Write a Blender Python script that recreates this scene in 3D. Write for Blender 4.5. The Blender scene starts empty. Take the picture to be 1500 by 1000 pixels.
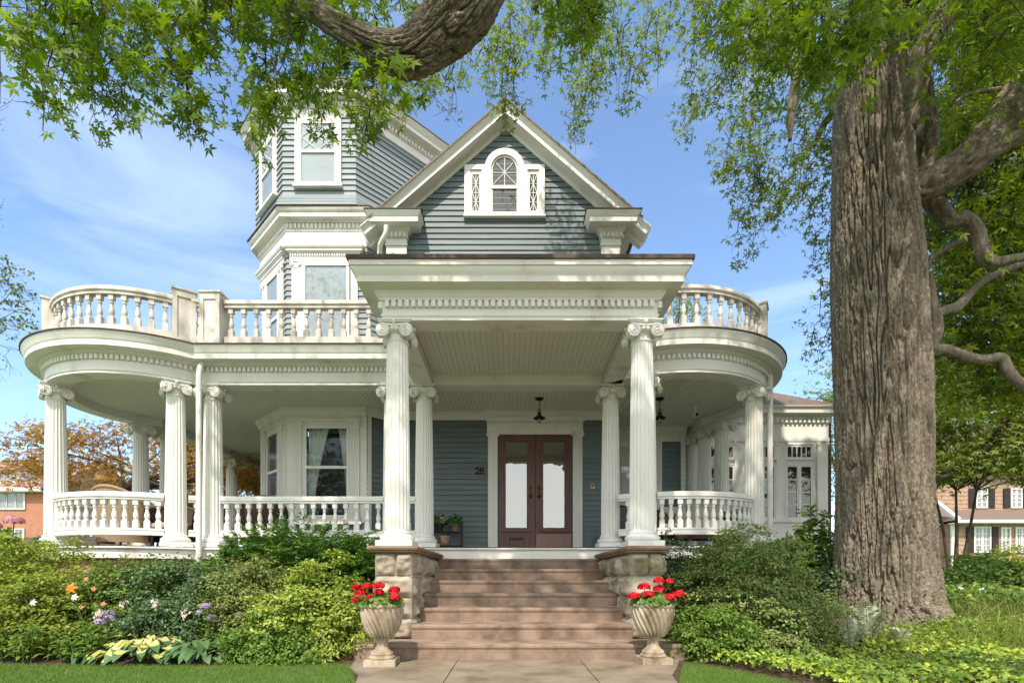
import bpy, math, random
import numpy as np
from mathutils import Vector, noise
rnd = random.Random(11)
rng = np.random.default_rng(11)
scene = bpy.context.scene
COL = scene.collection
PI = math.pi
FPX, CX, CY, CAMZ = 770.0, 748.0, 846.0, 0.936      # focal length and principal point in photo pixels, eye height in metres
def at(px, py, d): return ((px - CX) * d / FPX, d, CAMZ + (CY - py) * d / FPX)
def wx(px, d): return (px - CX) * d / FPX
def wz(py, d): return CAMZ + (CY - py) * d / FPX
def sstep(a, b, t):
    t = np.clip((t - a) / (b - a), 0, 1); return t * t * (3 - 2 * t)

# ------------------------------------------------------------------ mesh building
class Frame:
    """a wall line: origin, unit tangent t along the wall, outward normal n"""
    def __init__(s, o, p):
        dx, dy = p[0] - o[0], p[1] - o[1]; L = math.hypot(dx, dy)
        s.o, s.t, s.L = o, (dx / L, dy / L), L
        s.n = (s.t[1], -s.t[0])
    def pt(s, u, w, z):
        return (s.o[0] + s.t[0] * u + s.n[0] * w, s.o[1] + s.t[1] * u + s.n[1] * w, z)

def offset_path(path, o, loop=False, sgn=1):
    P = [Vector(p) for p in path]; n = len(P); out = []
    for i in range(n):
        a = P[i] - P[i - 1] if (i > 0 or loop) else P[1] - P[0]
        b = P[(i + 1) % n] - P[i] if (i < n - 1 or loop) else a
        a.normalize(); b.normalize()
        n1 = Vector((a.y, -a.x)) * sgn; n2 = Vector((b.y, -b.x)) * sgn
        m = (n1 + n2) / max(0.25, 1 + n1.dot(n2))
        out.append(P[i] + m * o)
    return out

BOXF = [(0, 3, 2, 1), (4, 5, 6, 7), (0, 1, 5, 4), (1, 2, 6, 5), (2, 3, 7, 6), (3, 0, 4, 7)]
class MB:
    def __init__(s): s.v = []; s.f = []
    def add(s, vs, fs):
        o = len(s.v); s.v.extend(tuple(v) for v in vs); s.f.extend(tuple(i + o for i in f) for f in fs); return s
    def box(s, x0, x1, y0, y1, z0, z1):
        return s.add([(x0,y0,z0),(x1,y0,z0),(x1,y1,z0),(x0,y1,z0),(x0,y0,z1),(x1,y0,z1),(x1,y1,z1),(x0,y1,z1)], BOXF)
    def fbox(s, fr, u0, u1, w0, w1, z0, z1):
        return s.add([fr.pt(u0,w1,z0),fr.pt(u1,w1,z0),fr.pt(u1,w0,z0),fr.pt(u0,w0,z0),fr.pt(u0,w1,z1),fr.pt(u1,w1,z1),fr.pt(u1,w0,z1),fr.pt(u0,w0,z1)], BOXF)
    def quad(s, a, b, c, d): return s.add([a,b,c,d], [(0,1,2,3)])
    def lathe(s, prof, c=(0,0,0), n=16, cap=True, arc=(0, 2*PI)):
        full = abs(arc[1]-arc[0]-2*PI) < 1e-6; m = n if full else n+1
        vs = []; fs = []
        for r, z in prof:
            for k in range(m):
                a = arc[0] + (arc[1]-arc[0])*k/n
                vs.append((c[0]+r*math.cos(a), c[1]+r*math.sin(a), c[2]+z))
        for i in range(len(prof)-1):
            for k in range(n):
                k2 = (k+1) % m
                fs.append((i*m+k, i*m+k2, (i+1)*m+k2, (i+1)*m+k))
        if cap and full:
            fs.append(tuple(range(m-1,-1,-1))); fs.append(tuple((len(prof)-1)*m+k for k in range(m)))
        return s.add(vs, fs)
    def tube(s, pts, rad, n=8, cap=True):
        P = [Vector(p) for p in pts]; N = len(P)
        if not hasattr(rad, '__len__'): rad = [rad]*N
        vs = []; fs = []; up = Vector((0,0,1)); prev = None
        for i in range(N):
            t = (P[min(i+1,N-1)] - P[max(i-1,0)])
            if t.length < 1e-9: t = Vector((0,0,1))
            t.normalize()
            if prev is None:
                a = t.cross(up)
                if a.length < 1e-3: a = t.cross(Vector((1,0,0)))
            else: a = prev - t*prev.dot(t)
            if a.length < 1e-6: a = t.orthogonal()
            a.normalize(); prev = a; b = t.cross(a)
            for k in range(n):
                q = 2*PI*k/n; vs.append(P[i] + (a*math.cos(q)+b*math.sin(q))*rad[i])
        for i in range(N-1):
            for k in range(n):
                k2 = (k+1)%n; fs.append((i*n+k, i*n+k2, (i+1)*n+k2, (i+1)*n+k))
        if cap: fs.append(tuple(range(n-1,-1,-1))); fs.append(tuple((N-1)*n+k for k in range(n)))
        return s.add(vs, fs)
    def sweep(s, path, prof, loop=False, closed=True, xz=None):
        """profile points (offset outward, height) swept along a plan path; xz = depth of a path drawn in elevation"""
        m = len(prof); vs = []; fs = []
        rows = [offset_path(path, o, loop, -1 if xz is not None else 1) for o, _ in prof]; n = len(path)
        for i in range(n):
            for j in range(m):
                p = rows[j][i]
                vs.append((p.x, p.y, prof[j][1]) if xz is None else (p.x, xz - prof[j][1], p.y))
        for i in range(n if loop else n-1):
            i2 = (i+1) % n
            for j in range(m if closed else m-1):
                j2 = (j+1) % m; fs.append((i*m+j, i2*m+j, i2*m+j2, i*m+j2))
        if closed and not loop: fs.append(tuple(range(m))); fs.append(tuple((n-1)*m+j for j in range(m-1,-1,-1)))
        return s.add(vs, fs)
    def dentils(s, path, o0, o1, z0, z1, pitch, width, loop=False):
        P = offset_path(path, o0, loop); n = len(P)
        for i in range(n if loop else n-1): pass
        acc = pitch*0.5
        for i in range(n if loop else n-1):
            a, b = P[i], P[(i+1)%n]; L = (b-a).length
            if L < 1e-6: continue
            fr = Frame(a, b)
            while acc < L:
                s.fbox(fr, acc-width/2, acc+width/2, 0, o1-o0, z0, z1); acc += pitch
            acc -= L
        return s
    def prism(s, pts, z0, z1):
        n = len(pts)
        vs = [(p[0],p[1],z0) for p in pts]+[(p[0],p[1],z1) for p in pts]
        fs = [tuple(range(n-1,-1,-1)), tuple(range(n,2*n))]+[(i,(i+1)%n,n+(i+1)%n,n+i) for i in range(n)]
        return s.add(vs, fs)
    def sphere(s, c, r, seg=12, rings=8, sq=(1,1,1)):
        vs=[]; fs=[]
        for i in range(rings+1):
            t=PI*i/rings
            for k in range(seg):
                a=2*PI*k/seg; vs.append((c[0]+r*sq[0]*math.sin(t)*math.cos(a), c[1]+r*sq[1]*math.sin(t)*math.sin(a), c[2]+r*sq[2]*math.cos(t)))
        for i in range(rings):
            for k in range(seg): fs.append((i*seg+k,(i+1)*seg+k,(i+1)*seg+(k+1)%seg,i*seg+(k+1)%seg))
        return s.add(vs,fs)
    def data(s, name, mat, smooth=None):
        me = bpy.data.meshes.new(name); me.from_pydata(s.v, [], s.f); me.materials.append(mat)
        if smooth is not None:
            me.polygons.foreach_set('use_smooth', [True]*len(me.polygons))
            if smooth: me.set_sharp_from_angle(angle=math.radians(smooth))
        me.update(); return me

def link(name, me, parent=None, loc=None, label=None):
    o = bpy.data.objects.new(name, me); COL.objects.link(o)
    if parent is not None:
        o.parent = parent
        if loc is None: loc = (0,0,0) if parent.parent is not None or parent.type != 'EMPTY' else -parent.location
    o.location = loc if loc is not None else (0,0,0)
    if label: o['label'] = label
    return o
def part(name, mb, mat, parent, loc=None, smooth=None, label=None):
    """one mesh object; world-built geometry stays put because the part undoes its root's location"""
    return link(name, mb.data(name, mat, smooth), parent, loc, label)
def thing(name, label, cat, loc=(0,0,0), group=None, rotz=0):
    o = bpy.data.objects.new(name, None); COL.objects.link(o); o.location = loc; o.rotation_euler = (0,0,rotz)
    o.empty_display_size = .2
    o['label'] = label; o['category'] = cat
    if group: o['group'] = group
    return o
def tag(o, label, cat, group=None, kind=None):
    if label: o['label'] = label
    if cat: o['category'] = cat
    if group: o['group'] = group
    if kind: o['kind'] = kind
    return o
def struct(name, mb, mat, smooth=None, kind='structure', label=None):
    o = link(name, mb.data(name, mat, smooth)); o['kind'] = kind
    if label: o['label'] = label
    return o

# ------------------------------------------------------------------ leaves, blades, clumps (numpy)
def np_mesh(name, V, Q, mat, smooth=True):
    me = bpy.data.meshes.new(name); n = len(V); m = len(Q); k = Q.shape[1]
    me.vertices.add(n); me.vertices.foreach_set('co', V.astype(np.float32).ravel())
    me.loops.add(m*k); me.loops.foreach_set('vertex_index', Q.astype(np.int32).ravel())
    me.polygons.add(m); me.polygons.foreach_set('loop_start', (np.arange(m)*k).astype(np.int32))
    if smooth: me.polygons.foreach_set('use_smooth', np.ones(m, bool))
    me.materials.append(mat); me.update(calc_edges=True); me.validate(); return me

def unit(a): return a/np.maximum(1e-9, np.linalg.norm(a, axis=-1, keepdims=True))
def star_leaf(lobes=5):
    vs=[(0.28,0,0)]; qs=[]
    angs=[0,1.08,-1.08,2.15,-2.15][:lobes]; lens=[.78,.70,.70,.52,.52][:lobes]
    for a,l in zip(angs,lens):
        i=len(vs); w=.46
        for da,r in ((-w,.30),(0,l),(w,.30)): vs.append((.28+r*math.cos(a+da), r*math.sin(a+da), -.12*l if da==0 else .02))
        qs.append((0,i,i+1,i+2))
    return np.array(vs), np.array(qs)
def oval_leaf(w=.28, fold=.1):
    return np.array([(0,0,0),(.45,-w,fold),(1,0,-.06),(.45,w,fold)]), np.array([(0,1,2,3)])
def broad_leaf(w=.3, droop=.25):
    vs=[(0,0,0)]; xs=[.3,.65]
    vs=[(0,-.03,0),(0,.03,0),(.3,-w,.12),(.3,.0,.06),(.3,w,.12),(.68,-w*.8,.05),(.68,0,0),(.68,w*.8,.05),(1,0,-droop)]
    qs=[(0,2,3,1),(1,3,4,4)]
    qs=[(0,2,3,1),(2,5,6,3),(3,6,7,4),(5,8,6,6),(6,8,7,7)]
    qs=[(0,2,3,1),(2,5,6,3),(3,6,7,4)]
    vs+= [(.86,-w*.4,-droop*.5),(.86,w*.4,-droop*.5)]
    qs+=[(5,9,8,6),(6,8,10,7)]
    return np.array(vs), np.array(qs)
STAR5, STAR3, OVAL, NARROW, BROAD = star_leaf(5), star_leaf(3), oval_leaf(), oval_leaf(.13,.03), broad_leaf()
BLADE = (np.array([(0,-.02,0),(0,.02,0),(.5,.016,.04),(.5,-.016,.04),(1,.002,-.05),(1,-.002,-.05)]), np.array([(0,1,2,3),(3,2,4,5)]))

def leaf_arrays(pos, nrm, size, tmpl, g, tdir=None, tjit=.6):
    """one copy of a leaf template per position, facing nrm, tip along tdir (or any way)"""
    T, Q = tmpl; N = len(pos); k = len(T)
    nrm = unit(np.asarray(nrm, float))
    t = g.normal(size=(N,3)) if tdir is None else unit(np.asarray(tdir, float)) + g.normal(size=(N,3))*tjit
    t = t - nrm*np.sum(t*nrm, axis=1, keepdims=True); t = unit(t); b = np.cross(nrm, t)
    s = np.asarray(size, float).reshape(N,1,1)
    V = pos[:,None,:] + s*(T[None,:,0:1]*t[:,None,:] + T[None,:,1:2]*b[:,None,:] + T[None,:,2:3]*nrm[:,None,:])
    F = (Q[None,:,:] + (np.arange(N)*k)[:,None,None]).reshape(-1, Q.shape[1])
    return V.reshape(-1,3), F
def merge(arrs):
    Vs=[]; Fs=[]; o=0
    for V,F in arrs: Vs.append(V); Fs.append(F+o); o+=len(V)
    return np.concatenate(Vs), np.concatenate(Fs)
def leaf_part(name, arrs, mat, parent, label=None):
    V,F = merge(arrs); return link(name, np_mesh(name,V,F,mat), parent, None, label)

# ------------------------------------------------------------------ materials
def mat(name): 
    m = bpy.data.materials.new(name); m.use_nodes = True
    nt = m.node_tree; return m, nt, nt.nodes['Principled BSDF'], nt.nodes['Material Output']
def nd(nt, kind, **kw):
    n = nt.nodes.new(kind)
    for k,v in kw.items():
        if k in n.inputs.keys() if isinstance(k,str) else False: n.inputs[k].default_value = v
        else: setattr(n, k, v)
    return n
def ramp(nt, fac, stops):
    r = nt.nodes.new('ShaderNodeValToRGB'); e = r.color_ramp.elements
    while len(e) < len(stops): e.new(.5)
    for i,(p,c) in enumerate(stops): e[i].position = p; e[i].color = (*c,1) if len(c)==3 else c
    nt.links.new(fac, r.inputs['Fac']); return r.outputs['Color']
def coords(nt, scale=(1,1,1), kind='Object'):
    tc = nt.nodes.new('ShaderNodeTexCoord'); mp = nt.nodes.new('ShaderNodeMapping'); mp.inputs['Scale'].default_value = scale
    nt.links.new(tc.outputs[kind], mp.inputs['Vector']); return mp.outputs['Vector']
def noisetex(nt, vec, scale, detail=4, rough=.55):
    n = nt.nodes.new('ShaderNodeTexNoise'); n.inputs['Scale'].default_value = scale; n.inputs['Detail'].default_value = detail; n.inputs['Roughness'].default_value = rough
    nt.links.new(vec, n.inputs['Vector']); return n.outputs['Fac']
def bump(nt, bsdf, h, strength=.3, dist=.01):
    b = nt.nodes.new('ShaderNodeBump'); b.inputs['Strength'].default_value = strength; b.inputs['Distance'].default_value = dist
    nt.links.new(h, b.inputs['Height']); nt.links.new(b.outputs['Normal'], bsdf.inputs['Normal'])
def worldpos(nt, scale=(1,1,1)):
    g = nt.nodes.new('ShaderNodeNewGeometry'); mp = nt.nodes.new('ShaderNodeMapping'); mp.inputs['Scale'].default_value = scale
    nt.links.new(g.outputs['Position'], mp.inputs['Vector']); return mp.outputs['Vector']
def surf(name, cols, scale=3, stretch=(1,1,1), rough=.6, bscale=None, bstr=.25, bdist=.006, detail=5, spec=.3, metal=0, lo=.3, hi=.7):
    """a two or three colour mottled surface with a fine bump"""
    m, nt, b, out = mat(name); v = worldpos(nt, stretch)
    f = noisetex(nt, v, scale, detail)
    n = len(cols); stops = [(lo+(hi-lo)*i/max(1,n-1), c) for i,c in enumerate(cols)]
    if n > 1: nt.links.new(ramp(nt, f, stops), b.inputs['Base Color'])
    else: b.inputs['Base Color'].default_value = (*cols[0],1)
    b.inputs['Roughness'].default_value = rough; b.inputs['Specular IOR Level'].default_value = spec; b.inputs['Metallic'].default_value = metal
    if bscale: bump(nt, b, noisetex(nt, v, bscale, 6), bstr, bdist)
    return m
def leafmat(name, cols, trans=.35, rough=.45, tint=(1.15,1.25,.5)):
    """leaf: colours differ from leaf to leaf, light also comes through"""
    m, nt, b, out = mat(name)
    g = nt.nodes.new('ShaderNodeNewGeometry')
    n = len(cols); c = ramp(nt, g.outputs['Random Per Island'], [(i/max(1,n-1), k) for i,k in enumerate(cols)])
    nt.links.new(c, b.inputs['Base Color']); b.inputs['Roughness'].default_value = rough; b.inputs['Specular IOR Level'].default_value = .3
    tr = nt.nodes.new('ShaderNodeBsdfTranslucent'); mx = nt.nodes.new('ShaderNodeMixRGB'); mx.blend_type='MULTIPLY'; mx.inputs['Fac'].default_value=1; mx.inputs['Color2'].default_value=(*tint,1)
    nt.links.new(c, mx.inputs['Color1']); nt.links.new(mx.outputs['Color'], tr.inputs['Color'])
    ms = nt.nodes.new('ShaderNodeMixShader'); ms.inputs['Fac'].default_value = trans
    nt.links.new(b.outputs['BSDF'], ms.inputs[1]); nt.links.new(tr.outputs['BSDF'], ms.inputs[2]); nt.links.new(ms.outputs['Shader'], out.inputs['Surface'])
    return m
def glassmat(name, ior=1.8, tint=(.9,.95,.95), wav=.0):
    m, nt, b, out = mat(name); nt.nodes.remove(b)
    t = nt.nodes.new('ShaderNodeBsdfTransparent'); t.inputs['Color'].default_value=(*tint,1)
    gl = nt.nodes.new('ShaderNodeBsdfGlossy'); gl.inputs['Roughness'].default_value=.015
    lw = nt.nodes.new('ShaderNodeLayerWeight'); lw.inputs['Blend'].default_value=.5; r0=((ior-1)/(ior+1))**2     # thin pane: the same from both sides
    pw = nt.nodes.new('ShaderNodeMath'); pw.operation='POWER'; nt.links.new(lw.outputs['Facing'], pw.inputs[0]); pw.inputs[1].default_value=5
    fr = nt.nodes.new('ShaderNodeMath'); fr.operation='MULTIPLY_ADD'; nt.links.new(pw.outputs[0], fr.inputs[0]); fr.inputs[1].default_value=1-r0; fr.inputs[2].default_value=r0
    if wav:
        bp = nt.nodes.new('ShaderNodeBump'); bp.inputs['Strength'].default_value=wav; bp.inputs['Distance'].default_value=.02
        nt.links.new(noisetex(nt, worldpos(nt), 3, 2), bp.inputs['Height']); nt.links.new(bp.outputs['Normal'], gl.inputs['Normal'])
    ms = nt.nodes.new('ShaderNodeMixShader'); nt.links.new(fr.outputs[0], ms.inputs['Fac'])
    nt.links.new(t.outputs['BSDF'], ms.inputs[1]); nt.links.new(gl.outputs['BSDF'], ms.inputs[2]); nt.links.new(ms.outputs['Shader'], out.inputs['Surface'])
    return m
def srgb(r,g,b):
    f=lambda c: c/12.92 if c<=.04045 else ((c+.055)/1.055)**2.4
    return tuple(f(x/255) for x in (r,g,b))

M = {}
M['white'] = surf('white_paint', [(.53,.505,.45),(.70,.69,.645),(.745,.735,.695)], 2.2, (1,1,.3), .5, 60, .10, .003, detail=9, lo=.27, hi=.55)
M['old_white'] = surf('weathered_white_paint', [(.42,.385,.35),(.62,.58,.53),(.72,.69,.64)], 5, (1,1,.4), .65, 50, .2, .004, lo=.3, hi=.65)
M['ceil'] = surf('ceiling_paint', [(.66,.64,.56),(.72,.70,.62)], 1.2, (1,.3,1), .55, 40, .05, .002)
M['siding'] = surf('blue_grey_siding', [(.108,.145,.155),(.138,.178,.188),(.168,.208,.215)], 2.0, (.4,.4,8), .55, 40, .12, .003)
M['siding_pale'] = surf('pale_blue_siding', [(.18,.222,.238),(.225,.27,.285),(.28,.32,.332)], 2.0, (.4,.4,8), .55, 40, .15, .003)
M['flash'] = surf('brown_roof_edge', [(.055,.035,.03),(.10,.065,.055)], 3, (1,1,1), .6, 30, .2)
M['slate'] = surf('roof_shingle', [(.10,.085,.07),(.20,.17,.14),(.16,.13,.11)], 9, (1,1,1), .85, 25, .5, .02)
M['brown_shingle'] = surf('red_brown_roof_shingle', [(.14,.10,.08),(.225,.165,.135)], 14, (1,1,1.5), .9, 25, .4, .02)
M['wood'] = surf('stained_oak', [(.062,.020,.015),(.105,.036,.026),(.14,.054,.038)], 9, (3,3,.3), .4, 60, .1, .002, spec=.4)
M['kick'] = surf('worn_kick_panel', [(.24,.13,.105),(.30,.17,.14)], 4, (1,1,1), .4)
M['bronze'] = surf('dark_bronze', [(.035,.022,.012),(.07,.045,.022)], 12, (1,1,1), .4, metal=.6)
M['brass'] = surf('aged_brass', [(.16,.11,.06),(.35,.26,.14)], 12, (1,1,1), .35, metal=1)
M['dark'] = surf('painted_dark_room', [(.012,.012,.012)], rough=.8)  # flat sheet behind panes; the unlit room's darkness is put into its colour
M['black'] = surf('black_iron', [(.010,.010,.011),(.02,.02,.02)], 8, rough=.45)
M['blind'] = surf('pale_window_blind', [(.33,.36,.39),(.40,.43,.455)], 1, (1,1,3), .8)
M['lace'] = surf('lace_curtain', [(.65,.66,.66),(.80,.80,.80)], 12, (1,1,.3), .8)
M['sheer'] = surf('sheer_curtain', [(.56,.60,.55),(.70,.74,.69)], 8, (3,3,.1), .8)
M['glass'] = glassmat('window_glass', 2.0, wav=.06)
M['bay_glass'] = glassmat('bay_window_glass', 1.55, wav=.05)
M['door_glass'] = glassmat('bevelled_door_glass', 3.7, wav=.10)
M['brownstone'] = surf('brownstone_step', [(.14,.095,.07),(.225,.158,.118),(.285,.208,.16)], 3.5, (1,1,1), .85, 70, .3, .005, detail=9, lo=.36, hi=.62)
M['capstone'] = surf('brown_cap_stone', [(.17,.11,.075),(.27,.185,.13)], 6, (1,1,1), .8, 60, .3, .004)
M['concrete'] = surf('aged_concrete', [(.115,.088,.058),(.215,.172,.122),(.27,.228,.172)], 2.4, (1,1,1), .9, 120, .35, .003, detail=9)
M['urn'] = surf('weathered_cast_stone', [(.16,.11,.07),(.34,.275,.20),(.50,.43,.34)], 7, (1,1,.5), .9, 80, .4, .004, detail=8)
M['terracotta'] = surf('terracotta', [(.33,.12,.07),(.42,.17,.10)], 8, rough=.8)
M['wicker'] = surf('tan_wicker', [(.26,.175,.105),(.44,.33,.22)], 40, (1,1,4), .7, 90, .8, .01)
M['dark_wicker'] = surf('brown_wicker', [(.05,.03,.022),(.11,.065,.045)], 40, (1,1,4), .6, 90, .8, .01)
M['cushion'] = surf('beige_cushion', [(.42,.36,.30),(.52,.46,.39)], 3, rough=.9, bscale=60)
M['brick'] = None
# ================================================================== THE HOUSE
ZF, ZS, ZCEIL, ZDECK = 1.46, 4.256, 4.416, 4.825
CL, RL, CR, RR = (-6.72, 10.33), 1.68, (2.95, 10.38), 1.75
YF = 9.2                                             # line of the straight porch front
house = thing('victorian_house', 'blue grey clapboard house with white columned wraparound porch and corner tower', 'house', (-1.0, 11.0, 0.9))
def arc(c, r, a0, a1, n): return [(c[0]+r*math.cos(a0+(a1-a0)*i/n), c[1]+r*math.sin(a0+(a1-a0)*i/n)) for i in range(n+1)]
def circ_a(c, r, x=None, y=None):
    return None
aL0 = PI - math.acos((CL[0]+7.8)/RL) if False else math.atan2(math.sqrt(RL**2-(CL[0]+7.8)**2), -7.8-CL[0])
aL1 = math.atan2(YF-CL[1], math.sqrt(RL**2-(YF-CL[1])**2)) 
pathL = [(-7.8, 17.5), (-7.8, 14.5)] + arc(CL, RL, aL0, aL1+2*PI, 44)
pathL_all = pathL + [(-1.66, YF)]
xr0 = 1.74
aR0 = math.atan2(-math.sqrt(RR**2-(xr0-CR[0])**2), xr0-CR[0]); aR1 = math.atan2(math.sqrt(RR**2-(4.3-CR[0])**2), 4.3-CR[0])
pathR = arc(CR, RR, aR0, aR1, 44) + [(4.3, 12.7)]

# --- entablatures
ent = [(-.15,0),(.15,0),(.15,.035),(.165,.045),(.165,.07),(.15,.075),(.15,.2),(.15,.285),(.20,.30),(.235,.335),(.235,.345),(.40,.35),(.40,.435),(.41,.445),(.415,.47),(.44,.51),(.455,.545),(.455,.562),(-.15,.575)]
def entab(path, name):
    m = MB(); m.sweep(path, [(o, ZS+z) for o,z in ent])
    m.dentils(path, .15, .2, ZS+.215, ZS+.285, .078, .046)
    e = part(name, m, M['white'], house, smooth=35)
    f = MB(); f.sweep(path, [(.44,ZS+.563),(.475,ZS+.563),(.475,ZS+.582),(-.1,ZS+.60),(-.1,ZS+.58)])
    part('flashing', f, M['flash'], e)
    return e
entab(pathL_all, 'entablature'); entab(pathR, 'entablature')
# --- portico
pp = [(-1.493, 9.05), (-1.493, 6.94), (1.735, 6.94), (1.735, 9.05)]
pent = [(-.15,0),(.16,0),(.16,.04),(.175,.05),(.175,.075),(.16,.08),(.16,.235),(.20,.245),(.20,.26),(.235,.30),(.25,.335),(.25,.35),(.42,.355),(.42,.42),(.425,.43),(.44,.45),(.475,.50),(.475,.515),(.495,.52),(.495,.585),(.2,.60),(-.15,.60)]
m = MB(); m.sweep(pp, [(o, ZS+z) for o,z in pent]); m.dentils(pp, .16, .215, ZS+.155, ZS+.235, .085, .052)
m.sweep([(-1.34,9.2),(1.58,9.2)], [(-.15,ZS),(.15,ZS),(.15,ZS+.05),(.18,ZS+.07),(.18,ZS+.1),(.2,ZS+.12),(.2,ZS+.17),(-.15,ZS+.17)])
pe = part('portico_entablature', m, M['white'], house, smooth=35)
m = MB(); m.sweep(pp, [(-.15,ZS+.605),(.49,ZS+.59),(.52,ZS+.585),(.52,ZS+.635),(-.15,ZS+.70)]); m.box(-1.36,1.6,7.05,10.7,ZS+.66,ZS+.70)
part('portico_roof', m, M['flash'], house)
# --- ceilings (beadboard with real grooves, boards running front to back)
def front_y(x, grow=0.0):
    ys = []
    for c, r in ((CL, RL), (CR, RR)):
        q = (r+grow)**2-(x-c[0])**2
        if q > 0: ys.append(c[1]-math.sqrt(q))
    if -5.48-grow < x < 1.74+grow: ys.append(YF-grow)
    if 1.7 < x < 4.3+grow: ys.append(10.4)
    if -7.8-grow < x < -5.4: ys.append(CL[1])
    return min(ys) if ys else None
def back_y(x, grow=0.0):
    if x < -7.8-grow: return CL[1]+math.sqrt(max(0,(RL+grow)**2-(x-CL[0])**2))
    if x < -5.55: return 17.5
    if x < -4.59: return 11.8 - (x+5.58)
    if x < -2.95: return 10.8
    if x < -2.65: return 10.8 + (x+2.95)
    if x < 2.2: return 11.12
    if x < 4.3+grow: return 12.7
    q=(RR+grow)**2-(x-CR[0])**2
    return CR[1]+math.sqrt(max(0,q))
def boards(mb, x0, x1, w, z, fy, by, gro=.011, up=1):
    x = x0
    while x < x1:
        xa, xb = x, min(x+w, x1); xm=(xa+xb)/2; a = fy(xm); b = by(xm)
        if a is not None and b - a > .02:
            pr = [(xa,z+gro*up),(xa+.008,z),(xb-.008,z),(xb,z+gro*up)]
            for (p,q) in zip(pr[:-1], pr[1:]): mb.quad((p[0],a,p[1]),(q[0],a,q[1]),(q[0],b,q[1]),(p[0],b,p[1]))
        x += w
m = MB(); boards(m, CL[0]-RL, CR[0]+RR, .082, ZCEIL, lambda x: front_y(x,-.02), lambda x: back_y(x,-.02))
boards(m, -1.34, 1.58, .082, ZCEIL+.004, lambda x: 7.09, lambda x: 9.05)
part('porch_ceiling', m, M['ceil'], house)
m = MB(); x=CL[0]-RL-.4
while x < CR[0]+RR+.4:
    a=front_y(x+.06,.4); b=back_y(x+.06,.4)
    if a is not None and b>a: m.box(x,x+.12,a,b,ZDECK-.06,ZDECK)
    x+=.12
part('porch_roof_deck', m, M['flash'], house)
# --- porch floor, skirt, foundation
m = MB(); boards(m, CL[0]-RL-.25, CR[0]+RR+.25, .1, ZF, lambda x: front_y(x,.25), lambda x: back_y(x,.25)+.05, .006, -1)
M['floor'] = surf('grey_porch_floor', [(.42,.41,.38),(.50,.49,.455)], 4, (4,.3,1), .5)
part('porch_floor', m, M['floor'], house)
skp = [(-.2,ZF-.012),(.25,ZF-.012),(.27,ZF-.018),(.275,ZF-.035),(.26,ZF-.05),(.225,ZF-.055),(.225,ZF-.2),(-.2,ZF-.2)]
m = MB(); m.sweep(pathL + [(-1.66,YF),(1.74,YF)], skp); m.sweep(arc(CR,RR,aR0,aR1,44)+[(4.3,12.7)], [(o,z-.003) for o,z in skp])
part('porch_skirt', m, M['white'], house, smooth=35)
m = MB(); m.sweep(pathL + [(-1.66,YF),(1.74,YF)], [(.12,0),(.12,ZF-.2),(-.15,ZF-.2),(-.15,0)]); m.sweep(arc(CR,RR,aR0,aR1,44)+[(4.3,12.7)], [(.12,0),(.12,ZF-.203),(-.15,ZF-.203),(-.15,0)])
def brickmat(name, c1, c2, mort, scale=1.0, bw=.2, bh=.067):
    m, nt, b, out = mat(name); tc = nt.nodes.new('ShaderNodeNewGeometry')
    sp = nt.nodes.new('ShaderNodeSeparateXYZ'); nt.links.new(tc.outputs['Position'], sp.inputs[0])
    ad = nt.nodes.new('ShaderNodeMath'); ad.operation='ADD'; nt.links.new(sp.outputs[0], ad.inputs[0]); nt.links.new(sp.outputs[1], ad.inputs[1])
    cb = nt.nodes.new('ShaderNodeCombineXYZ'); nt.links.new(ad.outputs[0], cb.inputs[0]); nt.links.new(sp.outputs[2], cb.inputs[1])
    br = nt.nodes.new('ShaderNodeTexBrick'); br.inputs['Scale'].default_value=scale; br.inputs['Brick Width'].default_value=bw; br.inputs['Row Height'].default_value=bh; br.inputs['Mortar Size'].default_value=.008
    br.inputs['Color1'].default_value=(*c1,1); br.inputs['Color2'].default_value=(*c2,1); br.inputs['Mortar'].default_value=(*mort,1)
    nt.links.new(cb.outputs[0], br.inputs['Vector']); nt.links.new(br.outputs['Color'], b.inputs['Base Color']); b.inputs['Roughness'].default_value=.9
    bump(nt, b, br.outputs['Fac'], -.4, .01); return m
M['brick'] = brickmat('red_brick', (.30,.10,.06), (.38,.15,.09), (.30,.24,.2))
part('foundation', m, M['brick'], house)

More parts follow.
